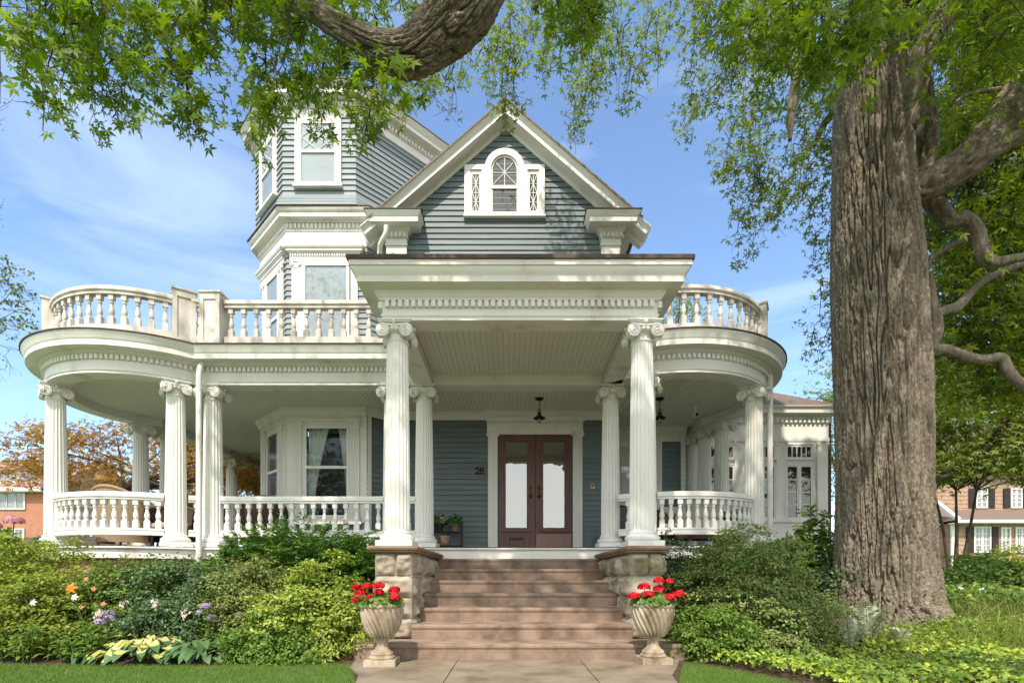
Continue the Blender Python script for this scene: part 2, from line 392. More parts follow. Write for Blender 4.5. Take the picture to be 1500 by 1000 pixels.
# --- columns: fluted shaft with its base and Ionic capital as sub-parts
def shaft_mesh(h, rb=.165, rt=.138, fl=20):
    m = MB(); rings = [0,.02,.2,.4,.6,.8,.985,1]; npf = 6; n = fl*npf; vs=[]; fs=[]
    for ri,t in enumerate(rings):
        r = rb+(rt-rb)*(t**1.6); dp = 0 if t in (0,1) else 1
        for k in range(n):
            q=(k%npf)/npf; x=(q-.5)/.40; d = .16*r*.62*math.sqrt(max(0,1-x*x))*dp if abs(x)<1 else 0
            a=2*PI*(k)/n; vs.append(((r-d)*math.cos(a),(r-d)*math.sin(a),h*t))
    for i in range(len(rings)-1):
        for k in range(n): fs.append((i*n+k,i*n+(k+1)%n,(i+1)*n+(k+1)%n,(i+1)*n+k))
    m.add(vs,fs); return m.data('column_shaft', M['white'], 40)
def volute(m, c, ax, r=.083, th=.05):
    """spiral scroll, facing +-ax"""
    A = Vector(ax); B = Vector((-A.y, A.x, 0)); C = Vector(c); n=22
    ring=lambda rr,dd: [C + A*dd + (B*math.cos(2*PI*k/n)+Vector((0,0,1))*math.sin(2*PI*k/n))*rr for k in range(n)]
    vs=ring(r,-th)+ring(r,0)+ring(r*.86,0)+ring(r*.8,-.012); o=len(vs)
    fs=[]
    for j in range(3):
        for k in range(n): fs.append((j*n+k,j*n+(k+1)%n,(j+1)*n+(k+1)%n,(j+1)*n+k))
    fs.append(tuple(3*n+k for k in range(n))); fs.append(tuple(range(n-1,-1,-1))); m.add(vs,fs)
    pts=[]; 
    for k in range(26):
        t=k/25; a=PI/2-t*2.3*2*PI; rr=r*(.80-.66*t); pts.append(C+A*(-.006)+(B*math.cos(a)+Vector((0,0,1))*math.sin(a))*rr)
    m.tube(pts, [.013-.006*k/25 for k in range(26)], 5); m.sphere(C+A*(-.004), .018, 8, 5)
def capital_mesh(rt=.138):
    m = MB(); z=.255
    # neck, egg band, abacus
    m.lathe([(rt,0),(rt+.012,.012),(rt+.012,.026),(rt,.034),(rt,.10),(rt+.035,.115),(rt+.065,.15),(rt+.06,.185),(rt+.02,.19)], n=28)
    for k in range(20):
        a=2*PI*(k+.5)/20; m.sphere(((rt+.052)*math.cos(a),(rt+.052)*math.sin(a),.145), .024, 6, 5, (1,1,1.35))
    m.box(-.175,.175,-.175,.175,.185,.222); m.box(-.205,.205,-.205,.205,.222,.24); m.box(-.22,.22,-.22,.22,.24,z)
    for sx in (-1,1):
        for sy in (-1,1):
            volute(m,(sx*.152,sy*.215,.118),(0,sy,0)); volute(m,(sx*.215,sy*.152,.118),(sx,0,0))
    for a in ((0,-1,0),(0,1,0),(1,0,0),(-1,0,0)):       # the band from scroll to scroll and its little flower
        A=Vector(a); B=Vector((-A.y,A.x,0)); m.tube([A*.20+B*u+Vector((0,0,.195-.02*math.cos(u*9))) for u in (-.16,-.1,-.05,0,.05,.1,.16)], .016, 6); m.sphere(A*.215+Vector((0,0,.215)), .026, 8, 6)
    return m.data('capital', M['white'], 40)
def base_mesh(rb=.165):
    m = MB(); m.lathe([(rb+.005,.22),(rb+.012,.205),(rb+.022,.195),(rb+.024,.185),(rb+.018,.175),(rb+.03,.16),(rb+.055,.145),(rb+.064,.12),(rb+.055,.095),(rb+.03,.082)], n=32, cap=False)
    m.box(-.235,.235,-.235,.235,0,.082)
    return m.data('column_base', M['white'], 40)
CAPM, BASEM = capital_mesh(), base_mesh()
SH = {k: shaft_mesh(ZS-z-.22-.25) for k,z in (('rear',ZF),('front',1.335))}
def column(x, y, z=ZF, key='rear', rot=0):
    c = link('column', SH[key], house, Vector((x,y,z+.22))-house.location); c.rotation_euler=(0,0,rot)
    link('capital', CAPM, c, (0,0,ZS-.255-(z+.22)-.001)); link('column_base', BASEM, c, (0,0,-.22)); return c
for x in (-1.493, 1.735): column(x, 6.94, 1.335, 'front')
for x,y in ((-1.512,YF),(-2.07,YF),(-5.21,YF),(1.748,YF),(4.35,11.8),(4.29,12.45)): column(x,y)
def on_circle(c,r,x=None,y=None,near=True):
    dx=x-c[0]; return (x, c[1]-math.sqrt(r*r-dx*dx)*(1 if near else -1))
for p,c in (((-5.72,8.98),CL),((-7.91,9.14),CL),((-8.02,11.4),CL),((2.27,8.77),CR),((4.27,9.24),CR),((4.49,11.2),CR)):
    a=math.atan2(p[1]-c[1],p[0]-c[0]); r=RL if c is CL else RR
    column(c[0]+r*math.cos(a), c[1]+r*math.sin(a), rot=a+PI/2)
for y in (11.95,14.7): column(-7.8,y)

# --- balusters and balustrades
def baluster_mesh(h, mt):
    m = MB(); w=.042; m.box(-w,w,-w,w,0,.13*h/.5); m.box(-w*.92,w*.92,-w*.92,w*.92,h-.085,h)
    p=[(.036,.13),(.042,.138),(.036,.15),(.026,.158),(.032,.17),(.040,.20),(.042,.225),(.036,.26),(.026,.30),(.021,.335),(.022,.35),(.032,.36),(.034,.37),(.024,.38),(.028,.395),(.038,.405),(.040,.415)]
    m.lathe([(r,z*h/.5) for r,z in p], n=12, cap=False); return m.data('baluster', mt, 40)
BAL = baluster_mesh(.475, M['white']); BALU = baluster_mesh(.50, M['old_white'])
def resample(path, n):
    P=[Vector(p) for p in path]; L=[0]
    for a,b in zip(P[:-1],P[1:]): L.append(L[-1]+(b-a).length)
    out=[]
    for i in range(n):
        s=L[-1]*(i+.5)/n; j=max(k for k in range(len(L)-1) if L[k]<=s+1e-9); t=(s-L[j])/(L[j+1]-L[j]); q=P[j].lerp(P[j+1],t); d=P[j+1]-P[j]; out.append((q.x,q.y,math.atan2(d.y,d.x)))
    return out
def balustrade(path, n, zb, zt, mesh, mt, top, bot, label=None):
    m = MB(); m.sweep(path, [(o,zt+z) for o,z in top]); m.sweep(path, [(o,zb+z) for o,z in bot])
    b = part('balustrade', m, mt, house, smooth=35, label=label)
    for x,y,a in resample(path, n):
        o = link('baluster', mesh, b, (x,y,zb)); o.rotation_euler=(0,0,a)
    return b
LT = [(-.055,0),(.055,0),(.055,.03),(.075,.04),(.075,.10),(.06,.118),(-.06,.118),(-.075,.10),(-.075,.04),(-.055,.03)]
LB = [(-.06,-.11),(.06,-.11),(.06,-.035),(.07,-.03),(.07,0),(-.07,0),(-.07,-.03),(-.06,-.035)]
zb = ZF+.30; zt = zb+.475
def ang(c,x,y): return math.atan2(y-c[1],x-c[0])
def seg(c,r,p,q,n=24,trim=.1):
    a=ang(c,*p); b=ang(c,*q)
    if b<a: b+=2*PI
    return arc(c,r,a+trim,b-trim,n)
lw = lambda p,n: balustrade(p,n,zb,zt,BAL,M['white'],LT,LB)
lw(seg(CL,RL,(-7.91,9.14),(-5.72,8.98)), 13)
lw([(-5.56,9.07),(-5.36,9.2)], 1)
lw([(-5.05,YF),(-2.22,YF)], 15); lw([(-1.92,YF),(-1.66,YF)], 1)
lw(seg(CL,RL,(-8.02,11.4),(-7.91,9.14)), 10)
lw([(-7.8,14.5),(-7.8,12.15)], 11)
lw(seg(CR,RR,(2.27,8.77),(4.27,9.24)), 13)
lw([(1.86,8.98),(2.14,8.82)], 1)
lw(seg(CR,RR,(4.27,9.24),(4.49,11.2)), 10)
# upper balustrade on the porch roof
UT = [(-.06,0),(.06,0),(.06,.04),(.085,.06),(.085,.10),(.07,.125),(-.07,.125),(-.085,.10),(-.085,.06),(-.06,.04)]
UB = [(-.06,-.12),(.06,-.12),(.06,0),(-.06,0)]
zub = 5.09; zut = zub+.5
up = lambda p,n: balustrade(p,n,zub,zut,BALU,M['old_white'],UT,UB,'weathered roof balustrade')
pA=(-5.62,9.04); pB=(-5.13,9.12)
a_post=ang(CL,-8.1,9.32)
up(arc(CL,RL,(a_post+.06)%(2*PI), ang(CL,*pA)%(2*PI)-.1, 30), 13)
up([(-5.47,9.04),(-5.28,9.1)], 1)
up([(-4.95,9.12),(-1.7,9.12)], 15)
up(arc(CR,RR, aR0+.02, ang(CR,4.47,9.5)-.06 , 30), 14)
up([(-7.8,16.5),(-7.8,12.0)], 18)
def newel(x,y,a,w=.33,h=1.0):
    fr=Frame((x-math.cos(a)*w/2,y-math.sin(a)*w/2),(x+math.cos(a)*w/2,y+math.sin(a)*w/2)); m=MB(); z=ZDECK
    m.fbox(fr,0,w,-w/2,w/2-.02,z,z+h-.03); e=.065
    for f2 in (fr, ):
        m.fbox(f2,0,e,w/2-.02,w/2,z,z+h-.03); m.fbox(f2,w-e,w,w/2-.02,w/2,z,z+h-.03); m.fbox(f2,e,w-e,w/2-.02,w/2,z+h-.14,z+h-.03); m.fbox(f2,e,w-e,w/2-.02,w/2,z,z+.16)
    m.fbox(fr,-.02,w+.02,-w/2-.02,w/2+.02,z+h-.03,z+h)
    return part('newel_post', m, M['old_white'], house)
newel(pA[0],pA[1],.62,.34); newel(pB[0],pB[1],0,.34)
newel(-8.1,9.32,ang(CL,-8.1,9.32)+PI/2,.3); newel(4.47,9.5,ang(CR,4.47,9.5)+PI/2,.3)
# --- downspouts
m = MB(); x=wx(296,8.95); m.tube([(x,8.98,ZS+.36),(x,8.9,ZS+.25),(x,8.86,ZS+.1),(x,8.86,1.2)], .045, 12); part('downspout', m, M['white'], house, smooth=40)
x=wx(1128,9.35); m = MB(); m.tube([(x-.02,9.5,ZS+.36),(x,9.35,ZS+.28),(x,9.35,1.1)], .047, 12); part('downspout', m, M['white'], house, smooth=40)

# --- walls
def clap(mb, path, z0, z1, e=.112, o0=0.0, lip=.026):
    n = max(1, round((z1-z0)/e)); e=(z1-z0)/n; pr=[]
    for i in range(n): pr += [(o0+.001,z0+i*e+.006),(o0+lip,z0+i*e),(o0+lip*.92,z0+i*e+.010),(o0+.004,z0+(i+1)*e)]
    mb.sweep(path, pr, closed=False)
HZ = lambda h: h+CAMZ
LOW = [(-5.58,17.0),(-5.58,11.79),(-4.59,10.8),(-2.95,10.8)]
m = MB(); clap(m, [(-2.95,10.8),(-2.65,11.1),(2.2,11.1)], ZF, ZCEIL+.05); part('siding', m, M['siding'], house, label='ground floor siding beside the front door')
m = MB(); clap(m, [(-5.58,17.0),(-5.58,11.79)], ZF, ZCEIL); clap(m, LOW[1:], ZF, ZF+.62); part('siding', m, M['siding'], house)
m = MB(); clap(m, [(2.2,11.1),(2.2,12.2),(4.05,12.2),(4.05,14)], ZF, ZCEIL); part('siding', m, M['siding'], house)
m = MB()                                            # crown along the top of the porch walls, and corner boards
m.sweep([(-5.58,17.0),(-5.58,11.79),(-4.59,10.8),(-2.95,10.8),(-2.65,11.1),(2.2,11.1)], [(.02,ZCEIL-.16),(.045,ZCEIL-.16),(.05,ZCEIL-.12),(.09,ZCEIL-.05),(.11,ZCEIL-.02),(.11,ZCEIL),(.02,ZCEIL)])
m.sweep([(2.2,11.3),(2.2,12.2),(4.05,12.2)], [(.02,ZCEIL-.33),(.05,ZCEIL-.33),(.05,ZCEIL-.2),(.1,ZCEIL-.16),(.1,ZCEIL-.1),(.16,ZCEIL-.02),(.16,ZCEIL),(.02,ZCEIL)])
f=Frame((3.3,12.2),(4.05,12.2)); m.fbox(f,0,.2,.02,.05,ZF,ZCEIL-.33); m.fbox(f,.64,.745,.02,.05,ZF,ZCEIL-.33)
f=Frame((-2.95,10.8),(-2.65,11.1)); m.fbox(f,0,.08,.022,.04,ZF,ZCEIL-.16)
part('porch_wall_trim', m, M['white'], house, smooth=35)

# --- windows
def window(fr, u0,u1,z0,z1, cas=.1, sill=True, meet=None, back='dark', lattice=False, depth=.06, glass='glass', label=None, rec=0.0, name='window', grid=None, w0=.0):
    """casing (the window itself) with sash, pane and blind as sub-parts; u0..z1 bound the glass"""
    s=.045; a0,a1,b0,b1=u0-s,u1+s,z0-s,z1+s
    m=MB(); m.fbox(fr,a0-cas,a0,w0,w0+depth,b0-.02,b1+cas); m.fbox(fr,a1,a1+cas,w0,w0+depth,b0-.02,b1+cas); m.fbox(fr,a0,a1,w0,w0+depth,b1,b1+cas)
    if sill: m.fbox(fr,a0-cas-.03,a1+cas+.03,w0,w0+depth+.05,b0-.075,b0-.02)
    m.fbox(fr,a0,a1,w0,w0+depth-.012,b0-.02,b0)
    w=part(name,m,M['white'],house,label=label)
    g0=w0+.036
    sm=MB(); sm.fbox(fr,a0,u0,g0,g0+.022,b0,b1); sm.fbox(fr,u1,a1,g0,g0+.022,b0,b1); sm.fbox(fr,u0,u1,g0,g0+.022,b0,z0); sm.fbox(fr,u0,u1,g0,g0+.022,z1,b1)
    if meet is not None: sm.fbox(fr,u0,u1,g0,g0+.026,meet-.028,meet+.028)
    if grid:
        for i in range(1,grid[0]): uu=u0+(u1-u0)*i/grid[0]; sm.fbox(fr,uu-.012,uu+.012,g0,g0+.018,z0,z1)
        for i in range(1,grid[1]): zz=z0+(z1-z0)*i/grid[1]; sm.fbox(fr,u0,u1,g0,g0+.0175,zz-.012,zz+.012)
    if lattice:
        zm=(meet or z0)+.03; H_=z1-zm; W_=u1-u0; k=2
        for d in (1,-1):
            for i in range(-1,3):
                # diagonal bars clipped to the upper sash
                pts=[]
                for t in np.linspace(0,1,21):
                    uu=(i*.5+t*1.0); zz=t
                    if d<0: uu=1-uu
                    if 0<=uu<=1: pts.append((u0+uu*W_,zm+zz*H_))
                if len(pts)>1: sm.tube([fr.pt(p[0],g0+.006,p[1]) for p in (pts[0],pts[-1])], .007, 5)
    part('sash',sm,M['white'],w)
    gm=MB(); gm.quad(fr.pt(u0,g0+.002,z0),fr.pt(u1,g0+.002,z0),fr.pt(u1,g0+.002,z1),fr.pt(u0,g0+.002,z1)); part('window_pane',gm,M[glass],w)
    if back: 
        bm=MB(); bm.quad(fr.pt(u0-.03,g0-.004-rec,z0-.03),fr.pt(u1+.03,g0-.004-rec,z0-.03),fr.pt(u1+.03,g0-.004-rec,z1+.03),fr.pt(u0-.03,g0-.004-rec,z1+.03)); part('window_blind' if back!='dark' else 'painted_dark_room',bm,M[back],w)
    return w
def pilaster(mb, fr, u, wd, z0, z1, d=.05, flutes=3):
    mb.fbox(fr,u-wd/2-.015,u+wd/2+.015,.02,d+.015,z0,z0+.1)
    nn=flutes*2+1; 
    for i in range(nn):
        ua=u-wd/2+wd*i/nn; mb.fbox(fr,ua,ua+wd/nn,.02,d-(.012 if i%2 else 0),z0+.1,z1-.14)
    mb.fbox(fr,u-wd/2-.02,u+wd/2+.02,.02,d+.02,z1-.03,z1); mb.fbox(fr,u-wd/2,u+wd/2,.02,d+.003,z1-.14,z1-.03)
    for sx in (-1,1):
        c=fr.pt(u+sx*(wd/2-.005),d+.02,z1-.075); volute(mb,c,(fr.n[0],fr.n[1],0),.042,.03)
def head(mb, fr, u0, u1, z, fr_h, dent=True, over=.1, ch=.14):
    """small entablature over a window or door: frieze, dentils, cornice"""
    mb.fbox(fr,u0,u1,.02,.06,z,z+fr_h)
    P=[fr.pt(u0,0,0)[:2],fr.pt(u1,0,0)[:2]]
    if dent: mb.dentils(P,.06,.085,z+fr_h-.055,z+fr_h-.005,.05,.028)
    P4=[fr.pt(u0,0,0)[:2],fr.pt(u0,.06,0)[:2],fr.pt(u1,.06,0)[:2],fr.pt(u1,0,0)[:2]]
    zz=z+fr_h; mb.sweep(P4,[(-.02,zz),(.03,zz),(.04,zz+ch*.2),(.06,zz+ch*.25),(.06,zz+ch*.5),(.075,zz+ch*.6),(over,zz+ch*.92),(over,zz+ch),(-.02,zz+ch)])
fL=Frame(LOW[2],LOW[3]); fLL=Frame(LOW[1],LOW[2])
UL=lambda px: wx(px,10.8)+4.59
HB=lambda py,d=10.8: wz(py,d)
# ground floor bay: white woodwork around a real opening with curtains behind the pane
m=MB(); zb0=ZF+.60
for fr in (fL,fLL):
    L=fr.L; c0=L*.30; c1=L*.80 if fr is fL else L*.78
    if fr is fL: c0,c1=UL(450)-.05,UL(508.6)+.05
    else: c0,c1=L*.28,L*.74
    m.fbox(fr,0,c0,-.03,.03,zb0,ZCEIL-.12); m.fbox(fr,c1,L,-.03,.03,zb0,ZCEIL-.12); m.fbox(fr,c0,c1,-.03,.03,zb0,zb0+.12); m.fbox(fr,c0,c1,-.03,.03,HB(628)+.04,ZCEIL-.12)
    pilaster(m,fr,c0-.13,.17,zb0+.02,HB(620)+.03,.07); pilaster(m,fr,c1+.13,.17,zb0+.02,HB(620)+.03,.07)
    P=[fr.pt(c0-.24,0,0)[:2],fr.pt(c1+.24,0,0)[:2]]; m.fbox(fr,c0-.24,c1+.24,.03,.062,HB(620)+.035,ZCEIL-.16); m.dentils(P,.062,.08,ZCEIL-.225,ZCEIL-.175,.05,.028)
    m.fbox(fr,c0-.26,c1+.26,.03,.1,zb0-.03,zb0+.025)
m.sweep(LOW[1:],[(.035,ZCEIL-.17),(.07,ZCEIL-.17),(.085,ZCEIL-.12),(.13,ZCEIL-.06),(.15,ZCEIL-.03),(.15,ZCEIL-.003),(.035,ZCEIL-.003)])
m.sweep(LOW[1:]+[(-2.65,11.1)],[(.021,ZF),(.035,ZF),(.035,ZF+.1),(.021,ZF+.1)])
bayw=part('bay_woodwork',m,M['white'],house,smooth=35)
for fr,(c0,c1) in ((fL,(UL(450),UL(508.6))),(fLL,(fLL.L*.28+.05,fLL.L*.74-.05))):
    w=window(fr,c0,c1,zb0+.16,HB(628),cas=.02,sill=False,meet=HB(684.7),back='dark',depth=.05,rec=.5,w0=-.01,glass='bay_glass')
    cm=MB()
    for sgn,(a,b) in ((1,(c0-.02,c0+(c1-c0)*.52)),(-1,(c1+.02,c0+(c1-c0)*.70))):
        vs=[];fs=[];nu=22;nz=10
        for j in range(nz+1):
            t=j/nz; z=zb0+.1+(HB(628)-zb0)*t; wd=(b-a)*(.22+.78*max(0,(t-.05))**1.5 if sgn>0 else .25+.75*t**1.7)
            for i in range(nu+1):
                q=i/nu; vs.append(fr.pt(a+wd*q,-.16+.022*math.sin(q*34+t),z))
        for j in range(nz):
            for i in range(nu): k=j*(nu+1)+i; fs.append((k,k+1,k+nu+2,k+nu+1))
        cm.add(vs,fs)
    part('curtain',cm,M['sheer'],w,smooth=60)
# second floor of the tower
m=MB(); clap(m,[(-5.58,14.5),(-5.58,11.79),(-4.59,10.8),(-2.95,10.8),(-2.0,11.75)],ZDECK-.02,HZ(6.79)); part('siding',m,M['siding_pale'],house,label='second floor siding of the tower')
LC=[(-5.58,14.5),(-5.58,11.79),(-4.59,10.8),(-2.95,10.8),(-1.9,11.85)]
m=MB(); b=HZ(6.79)
m.sweep(LC,[(.005,b),(.035,b),(.035,b+.29),(.055,b+.30),(.055,b+.335),(.045,b+.34),(.045,b+.44),(.09,b+.455),(.10,b+.49),(.20,b+.495),(.20,b+.57),(.215,b+.585),(.255,b+.645),(.255,b+.66),(.005,b+.66)])
m.dentils(LC,.045,.085,b+.345,b+.435,.085,.05)
lc=part('tower_cornice',m,M['white'],house,smooth=35)
fm=MB(); fm.sweep(LC,[(.05,b+.662),(.275,b+.662),(.275,b+.678),(.05,b+.70)]); part('flashing',fm,M['flash'],lc)
w=window(fL,UL(448.6),UL(508.6),HB(496),HB(391),cas=.06,meet=None,back='blind',label='tall second floor tower window')
m=MB(); pilaster(m,fL,UL(434.8),.165,HB(500),HB(384),.06); pilaster(m,fL,UL(519),.165,HB(500),HB(384),.06); head(m,fL,UL(426),UL(528),HB(384),.14,ch=.13)
part('window_surround',m,M['white'],w,smooth=35)
w=window(fLL,fLL.L*.3,fLL.L*.72,HB(496),HB(391),cas=.06,meet=HB(455),back='blind')
m=MB(); pilaster(m,fLL,fLL.L*.16,.14,HB(500),HB(384),.06); pilaster(m,fLL,fLL.L*.86,.14,HB(500),HB(384),.06); head(m,fLL,fLL.L*.06,fLL.L*.95,HB(384),.14,ch=.13)
part('window_surround',m,M['white'],w,smooth=35)
# top floor of the tower
UP=[(-5.677,14.5),(-5.677,11.747),(-4.63,10.7),(-3.155,10.7),(-1.0,12.855)]
m=MB(); clap(m,UP,HZ(7.75),HZ(9.36),.115); 
for i in range(3):
    o0=.155-.05*i; z0=HZ(7.47)+.095*i; m.sweep(UP,[(o0-.02,z0+.012),(o0+.03,z0),(o0+.027,z0+.012),(o0-.03,z0+.1)],closed=False)
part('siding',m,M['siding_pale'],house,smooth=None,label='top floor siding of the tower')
m=MB(); b=HZ(9.34)
m.sweep(UP,[(.005,b),(.04,b),(.05,b+.02),(.035,b+.03),(.035,b+.17),(.06,b+.18),(.06,b+.27),(.1,b+.285),(.11,b+.31),(.25,b+.315),(.25,b+.38),(.265,b+.395),(.33,b+.475),(.33,b+.49),(.005,b+.49)])
m.dentils(UP,.06,.1,b+.185,b+.265,.085,.05)
uc=part('tower_cornice',m,M['white'],house,smooth=35)
rm=MB(); rp=[p for p in offset_path(UP,.35)]; apex=(-3.6,13.2,b+1.0)
rm.add([(p.x,p.y,b+.495) for p in rp]+[(-1.0,14.5,b+.495),apex],[(0,1,6),(1,2,6),(2,3,6),(3,4,6),(4,5,6),(5,0,6)]); rm.sweep(UP,[(.3,b+.493),(.35,b+.493),(.35,b+.512),(.3,b+.515)])
part('roof',rm,M['slate'],house)
fU=Frame(UP[2],UP[3]); fUL=Frame(UP[1],UP[2]); UU=lambda px: wx(px,10.7)+4.63
window(fU,UU(442.7),UU(491.5),wz(269,10.7),wz(184,10.7),cas=.085,meet=wz(224.5,10.7),back='blind',lattice=True,label='top floor tower window with lattice upper sash')
window(fUL,fUL.L*.30,fUL.L*.72,wz(269,10.7),wz(184,10.7),cas=.085,meet=wz(224.5,10.7),back='blind',lattice=True)

# --- gable block
YG=10.75; GX=lambda px: wx(px,YG); GZ=lambda py: wz(py,YG)
sl=.865; apx=-.10; apz=GZ(190.5)
m=MB(); e=.1165; z=GZ(392)-e*14
while z<apz:
    z2=z+e; 
    def hw(zz): return max(0.0,min(2.02,(apz-zz)/sl))
    a,bb=hw(z),hw(z2)
    if a>.01:
        L0,R0=max(apx-a-.02,-2.11),min(apx+a+.02,1.86); L1,R1=max(apx-bb-.02,-2.11),min(apx+bb+.02,1.86)
        y0=YG-.028
        m.add([(L0,YG,z),(R0,YG,z),(R0,y0,z),(L0,y0,z),(R0,y0+.002,z+.012),(L0,y0+.002,z+.012),(R1,YG-.004,z2),(L1,YG-.004,z2)],[(0,1,2,3),(3,2,4,5),(5,4,6,7)])
    z=z2
part('siding',m,M['siding'],house,label='gable siding above the portico')
m=MB(); m.box(-2.5,-2.1,YG+.02,13.5,ZDECK,HZ(7.2)); m.box(1.85,2.2,YG+.02,13.5,ZDECK,HZ(7.2)); m.box(-2.1,1.85,YG+.03,YG+.1,ZDECK,GZ(392)+.2); part('gable_side_wall',m,M['white'],house)
ox=2.52; rakeL=[(apx-2.75,apz-sl*2.75),(apx,apz),(apx+2.75,apz-sl*2.75)]
m=MB(); m.sweep(rakeL,[(-.01,-.1),(-.01,.03),(.065,.03),(.065,.075),(.085,.11),(.085,.29),(.06,.29),(.06,.315),(.12,.315),(.135,.33),(.185,.375),(.185,.39),(.20,.39),(.20,-.1)],xz=YG)
m2=MB(); m2.v=[v for v in m.v]; m2.f=m.f
rk=part('rake_cornice',m2,M['white'],house,smooth=35)
m=MB(); m.sweep([(apx-2.56,apz-sl*2.56),(apx,apz),(apx+2.56,apz-sl*2.56)],[(.201,.41),(.235,.41),(.235,-3.6),(.201,-3.6)],xz=YG); part('roof',m,M['slate'],house)
def ret(path,dpath):
    b=HZ(6.72); m=MB()
    m.sweep(path,[(0,ZDECK),(.0,b),(.02,b),(.025,b+.03),(.01,b+.04),(.01,b+.14),(.035,b+.15),(.035,b+.24),(.07,b+.26),(.1,b+.31),(.28,b+.315),(.28,b+.40),(.295,b+.415),(.345,b+.49),(.345,b+.505),(-.1,b+.505),(-.1,ZDECK)])
    m.dentils(dpath,.035,.08,b+.155,b+.235,.085,.05)
    r=part('gable_return',m,M['white'],house,smooth=35)
    f=MB(); f.sweep(path,[(-.15,b+.507),(.365,b+.507),(.365,b+.522),(-.15,b+.545)]); part('flashing',f,M['flash'],r)
ret([(1.84,10.9),(1.84,10.65),(2.22,10.65),(2.22,13.4)],[(1.84,10.65),(2.22,10.65),(2.22,13.4)])
ret([(-2.52,11.6),(-2.52,10.65),(-2.11,10.65),(-2.11,10.9)],[(-2.52,10.65),(-2.11,10.65)])
m=MB(); x=wx(551,10.45)   # downspout elbow by the tower
m.tube([(wx(566,10.35),10.35,wz(331,10.35)),(wx(566,10.35),10.35,wz(340,10.35)),(wx(556,10.4),10.45,wz(356,10.4)),(wx(554,10.5),10.6,wz(370,10.5)),(wx(554,10.6),10.62,wz(400,10.5))],.05,10); part('downspout',m,M['white'],house,smooth=40)
# three-light gable window with arched centre
fG=Frame((0,YG),(1,YG)); m=MB(); B=lambda a,b_,c,d,w1=.085,w0=0: m.fbox(fG,GX(a),GX(b_),w0,w1,GZ(d),GZ(c))
for s in (0,1):
    q=(lambda p: p) if s==0 else (lambda p: 2*739.2-p)
    def BB(a,b_,c,d,w1=.085,w0=.0):
        a,b_=sorted((q(a),q(b_))); B(a,b_,c,d,w1,w0)
    BB(680.8,688.8,245.4,319.8); BB(688.8,706,245.4,252.5); BB(688.8,706,313,319.8); BB(706,719.4,245.4,319.8)
    BB(688.8,692,252.5,313,.055); BB(702.6,706,252.5,313,.0551); BB(692,702.6,252.5,258,.055); BB(692,702.6,311.5,313,.055)
B(719.4,759,314.5,319.8)
c=(GX(739.2),GZ(250.5)); r0=19.8/71.63; r1=28.8/71.63; n=24
ringp=[(c[0]+math.cos(PI-PI*k/n),c[1]+math.sin(PI-PI*k/n)) for k in range(n+1)]
vs=[];fs=[]
for k in range(n+1):
    a=PI-PI*k/n
    for rr,w in ((r0,.085),(r1,.085),(r1,0),(r0,0),): vs.append((c[0]+rr*math.cos(a),YG-w-.001,c[1]+rr*math.sin(a)))
for k in range(n):
    for j in range(4): fs.append((k*4+j,(k+1)*4+j,(k+1)*4+(j+1)%4,k*4+(j+1)%4))
m.add(vs,fs); B(710.4,719.4,245,251,.084); B(759,768,245,251,.084)
m.fbox(fG,GX(679.5),GX(799),0,.11,GZ(321.2),GZ(319.0))
gw=part('gable_window',m,M['white'],house,smooth=35,label='arched three light gable window')
sm=MB(); g0=.03
def sb(a,b_,c_,d_,w=.05): sm.fbox(fG,GX(a),GX(b_),g0,w,GZ(d_),GZ(c_))
sb(719.4,721.8,250,314.5); sb(756.8,759,250,314.5); sb(721.8,756.8,312.6,314.5,.0505); sb(719.4,759,274.5,279.2,.062)
vs=[];fs=[];ra=17.2/71.63
for k in range(n+1):
    a=PI-PI*k/n
    for rr,w in ((ra,.05),(r0+.002,.05),(r0+.002,g0),(ra,g0)): vs.append((c[0]+rr*math.cos(a),YG-w,c[1]+rr*math.sin(a)))
for k in range(n):
    for j in range(4): fs.append((k*4+j,(k+1)*4+j,(k+1)*4+(j+1)%4,k*4+(j+1)%4))
sm.add(vs,fs)
cc=(GX(739.2),GZ(255.5)); mun=lambda p,q_: sm.tube([(p[0],YG-.04,p[1]),(q_[0],YG-.04,q_[1])],.0085,6)
mun((cc[0],GZ(233.5)),(cc[0],GZ(275))); mun((GX(721.5),cc[1]),(GX(757),cc[1]))
for dx,dz in ((-.17,.2),(.17,.2),(-.235,-.24),(.235,-.24)): mun(cc,(cc[0]+dx,cc[1]+dz))
for x0,x1 in ((692,702.6),(775.8,786.4)):
    xa,xb,xm=GX(x0),GX(x1),GX((x0+x1)/2); zt_,zb_=GZ(258),GZ(311.5); mun((xm,zt_),(xm,zb_)); N=4
    for k in range(N+1):
        zk=zt_+(zb_-zt_)*k/N; mun((xa,zk),(xb,zk))
    for k in (1,3):
        zk=zt_+(zb_-zt_)*k/N; d=(zt_-zb_)/N
        for sx in (xa,xb): mun((xm,zk),(sx,zk+d)); mun((xm,zk),(sx,zk-d))
part('sash',sm,M['white'],gw,smooth=35)
gm=MB(); bk=MB()
for mb_,w in ((gm,.033),(bk,.026)):
    for a,b_,c_,d_ in ((721,758,251,314),(692,703,257,312),(775.5,786.5,257,312)): mb_.quad(fG.pt(GX(a),w,GZ(d_)),fG.pt(GX(b_),w,GZ(d_)),fG.pt(GX(b_),w,GZ(c_)),fG.pt(GX(a),w,GZ(c_)))
    k=len(mb_.v); mb_.add([fG.pt(c[0]+.255*math.cos(PI*i/16),w,c[1]+.255*math.sin(PI*i/16)) for i in range(17)],[tuple(range(17))])
part('window_pane',gm,M['glass'],gw); part('painted_dark_room',bk,M['dark'],gw)
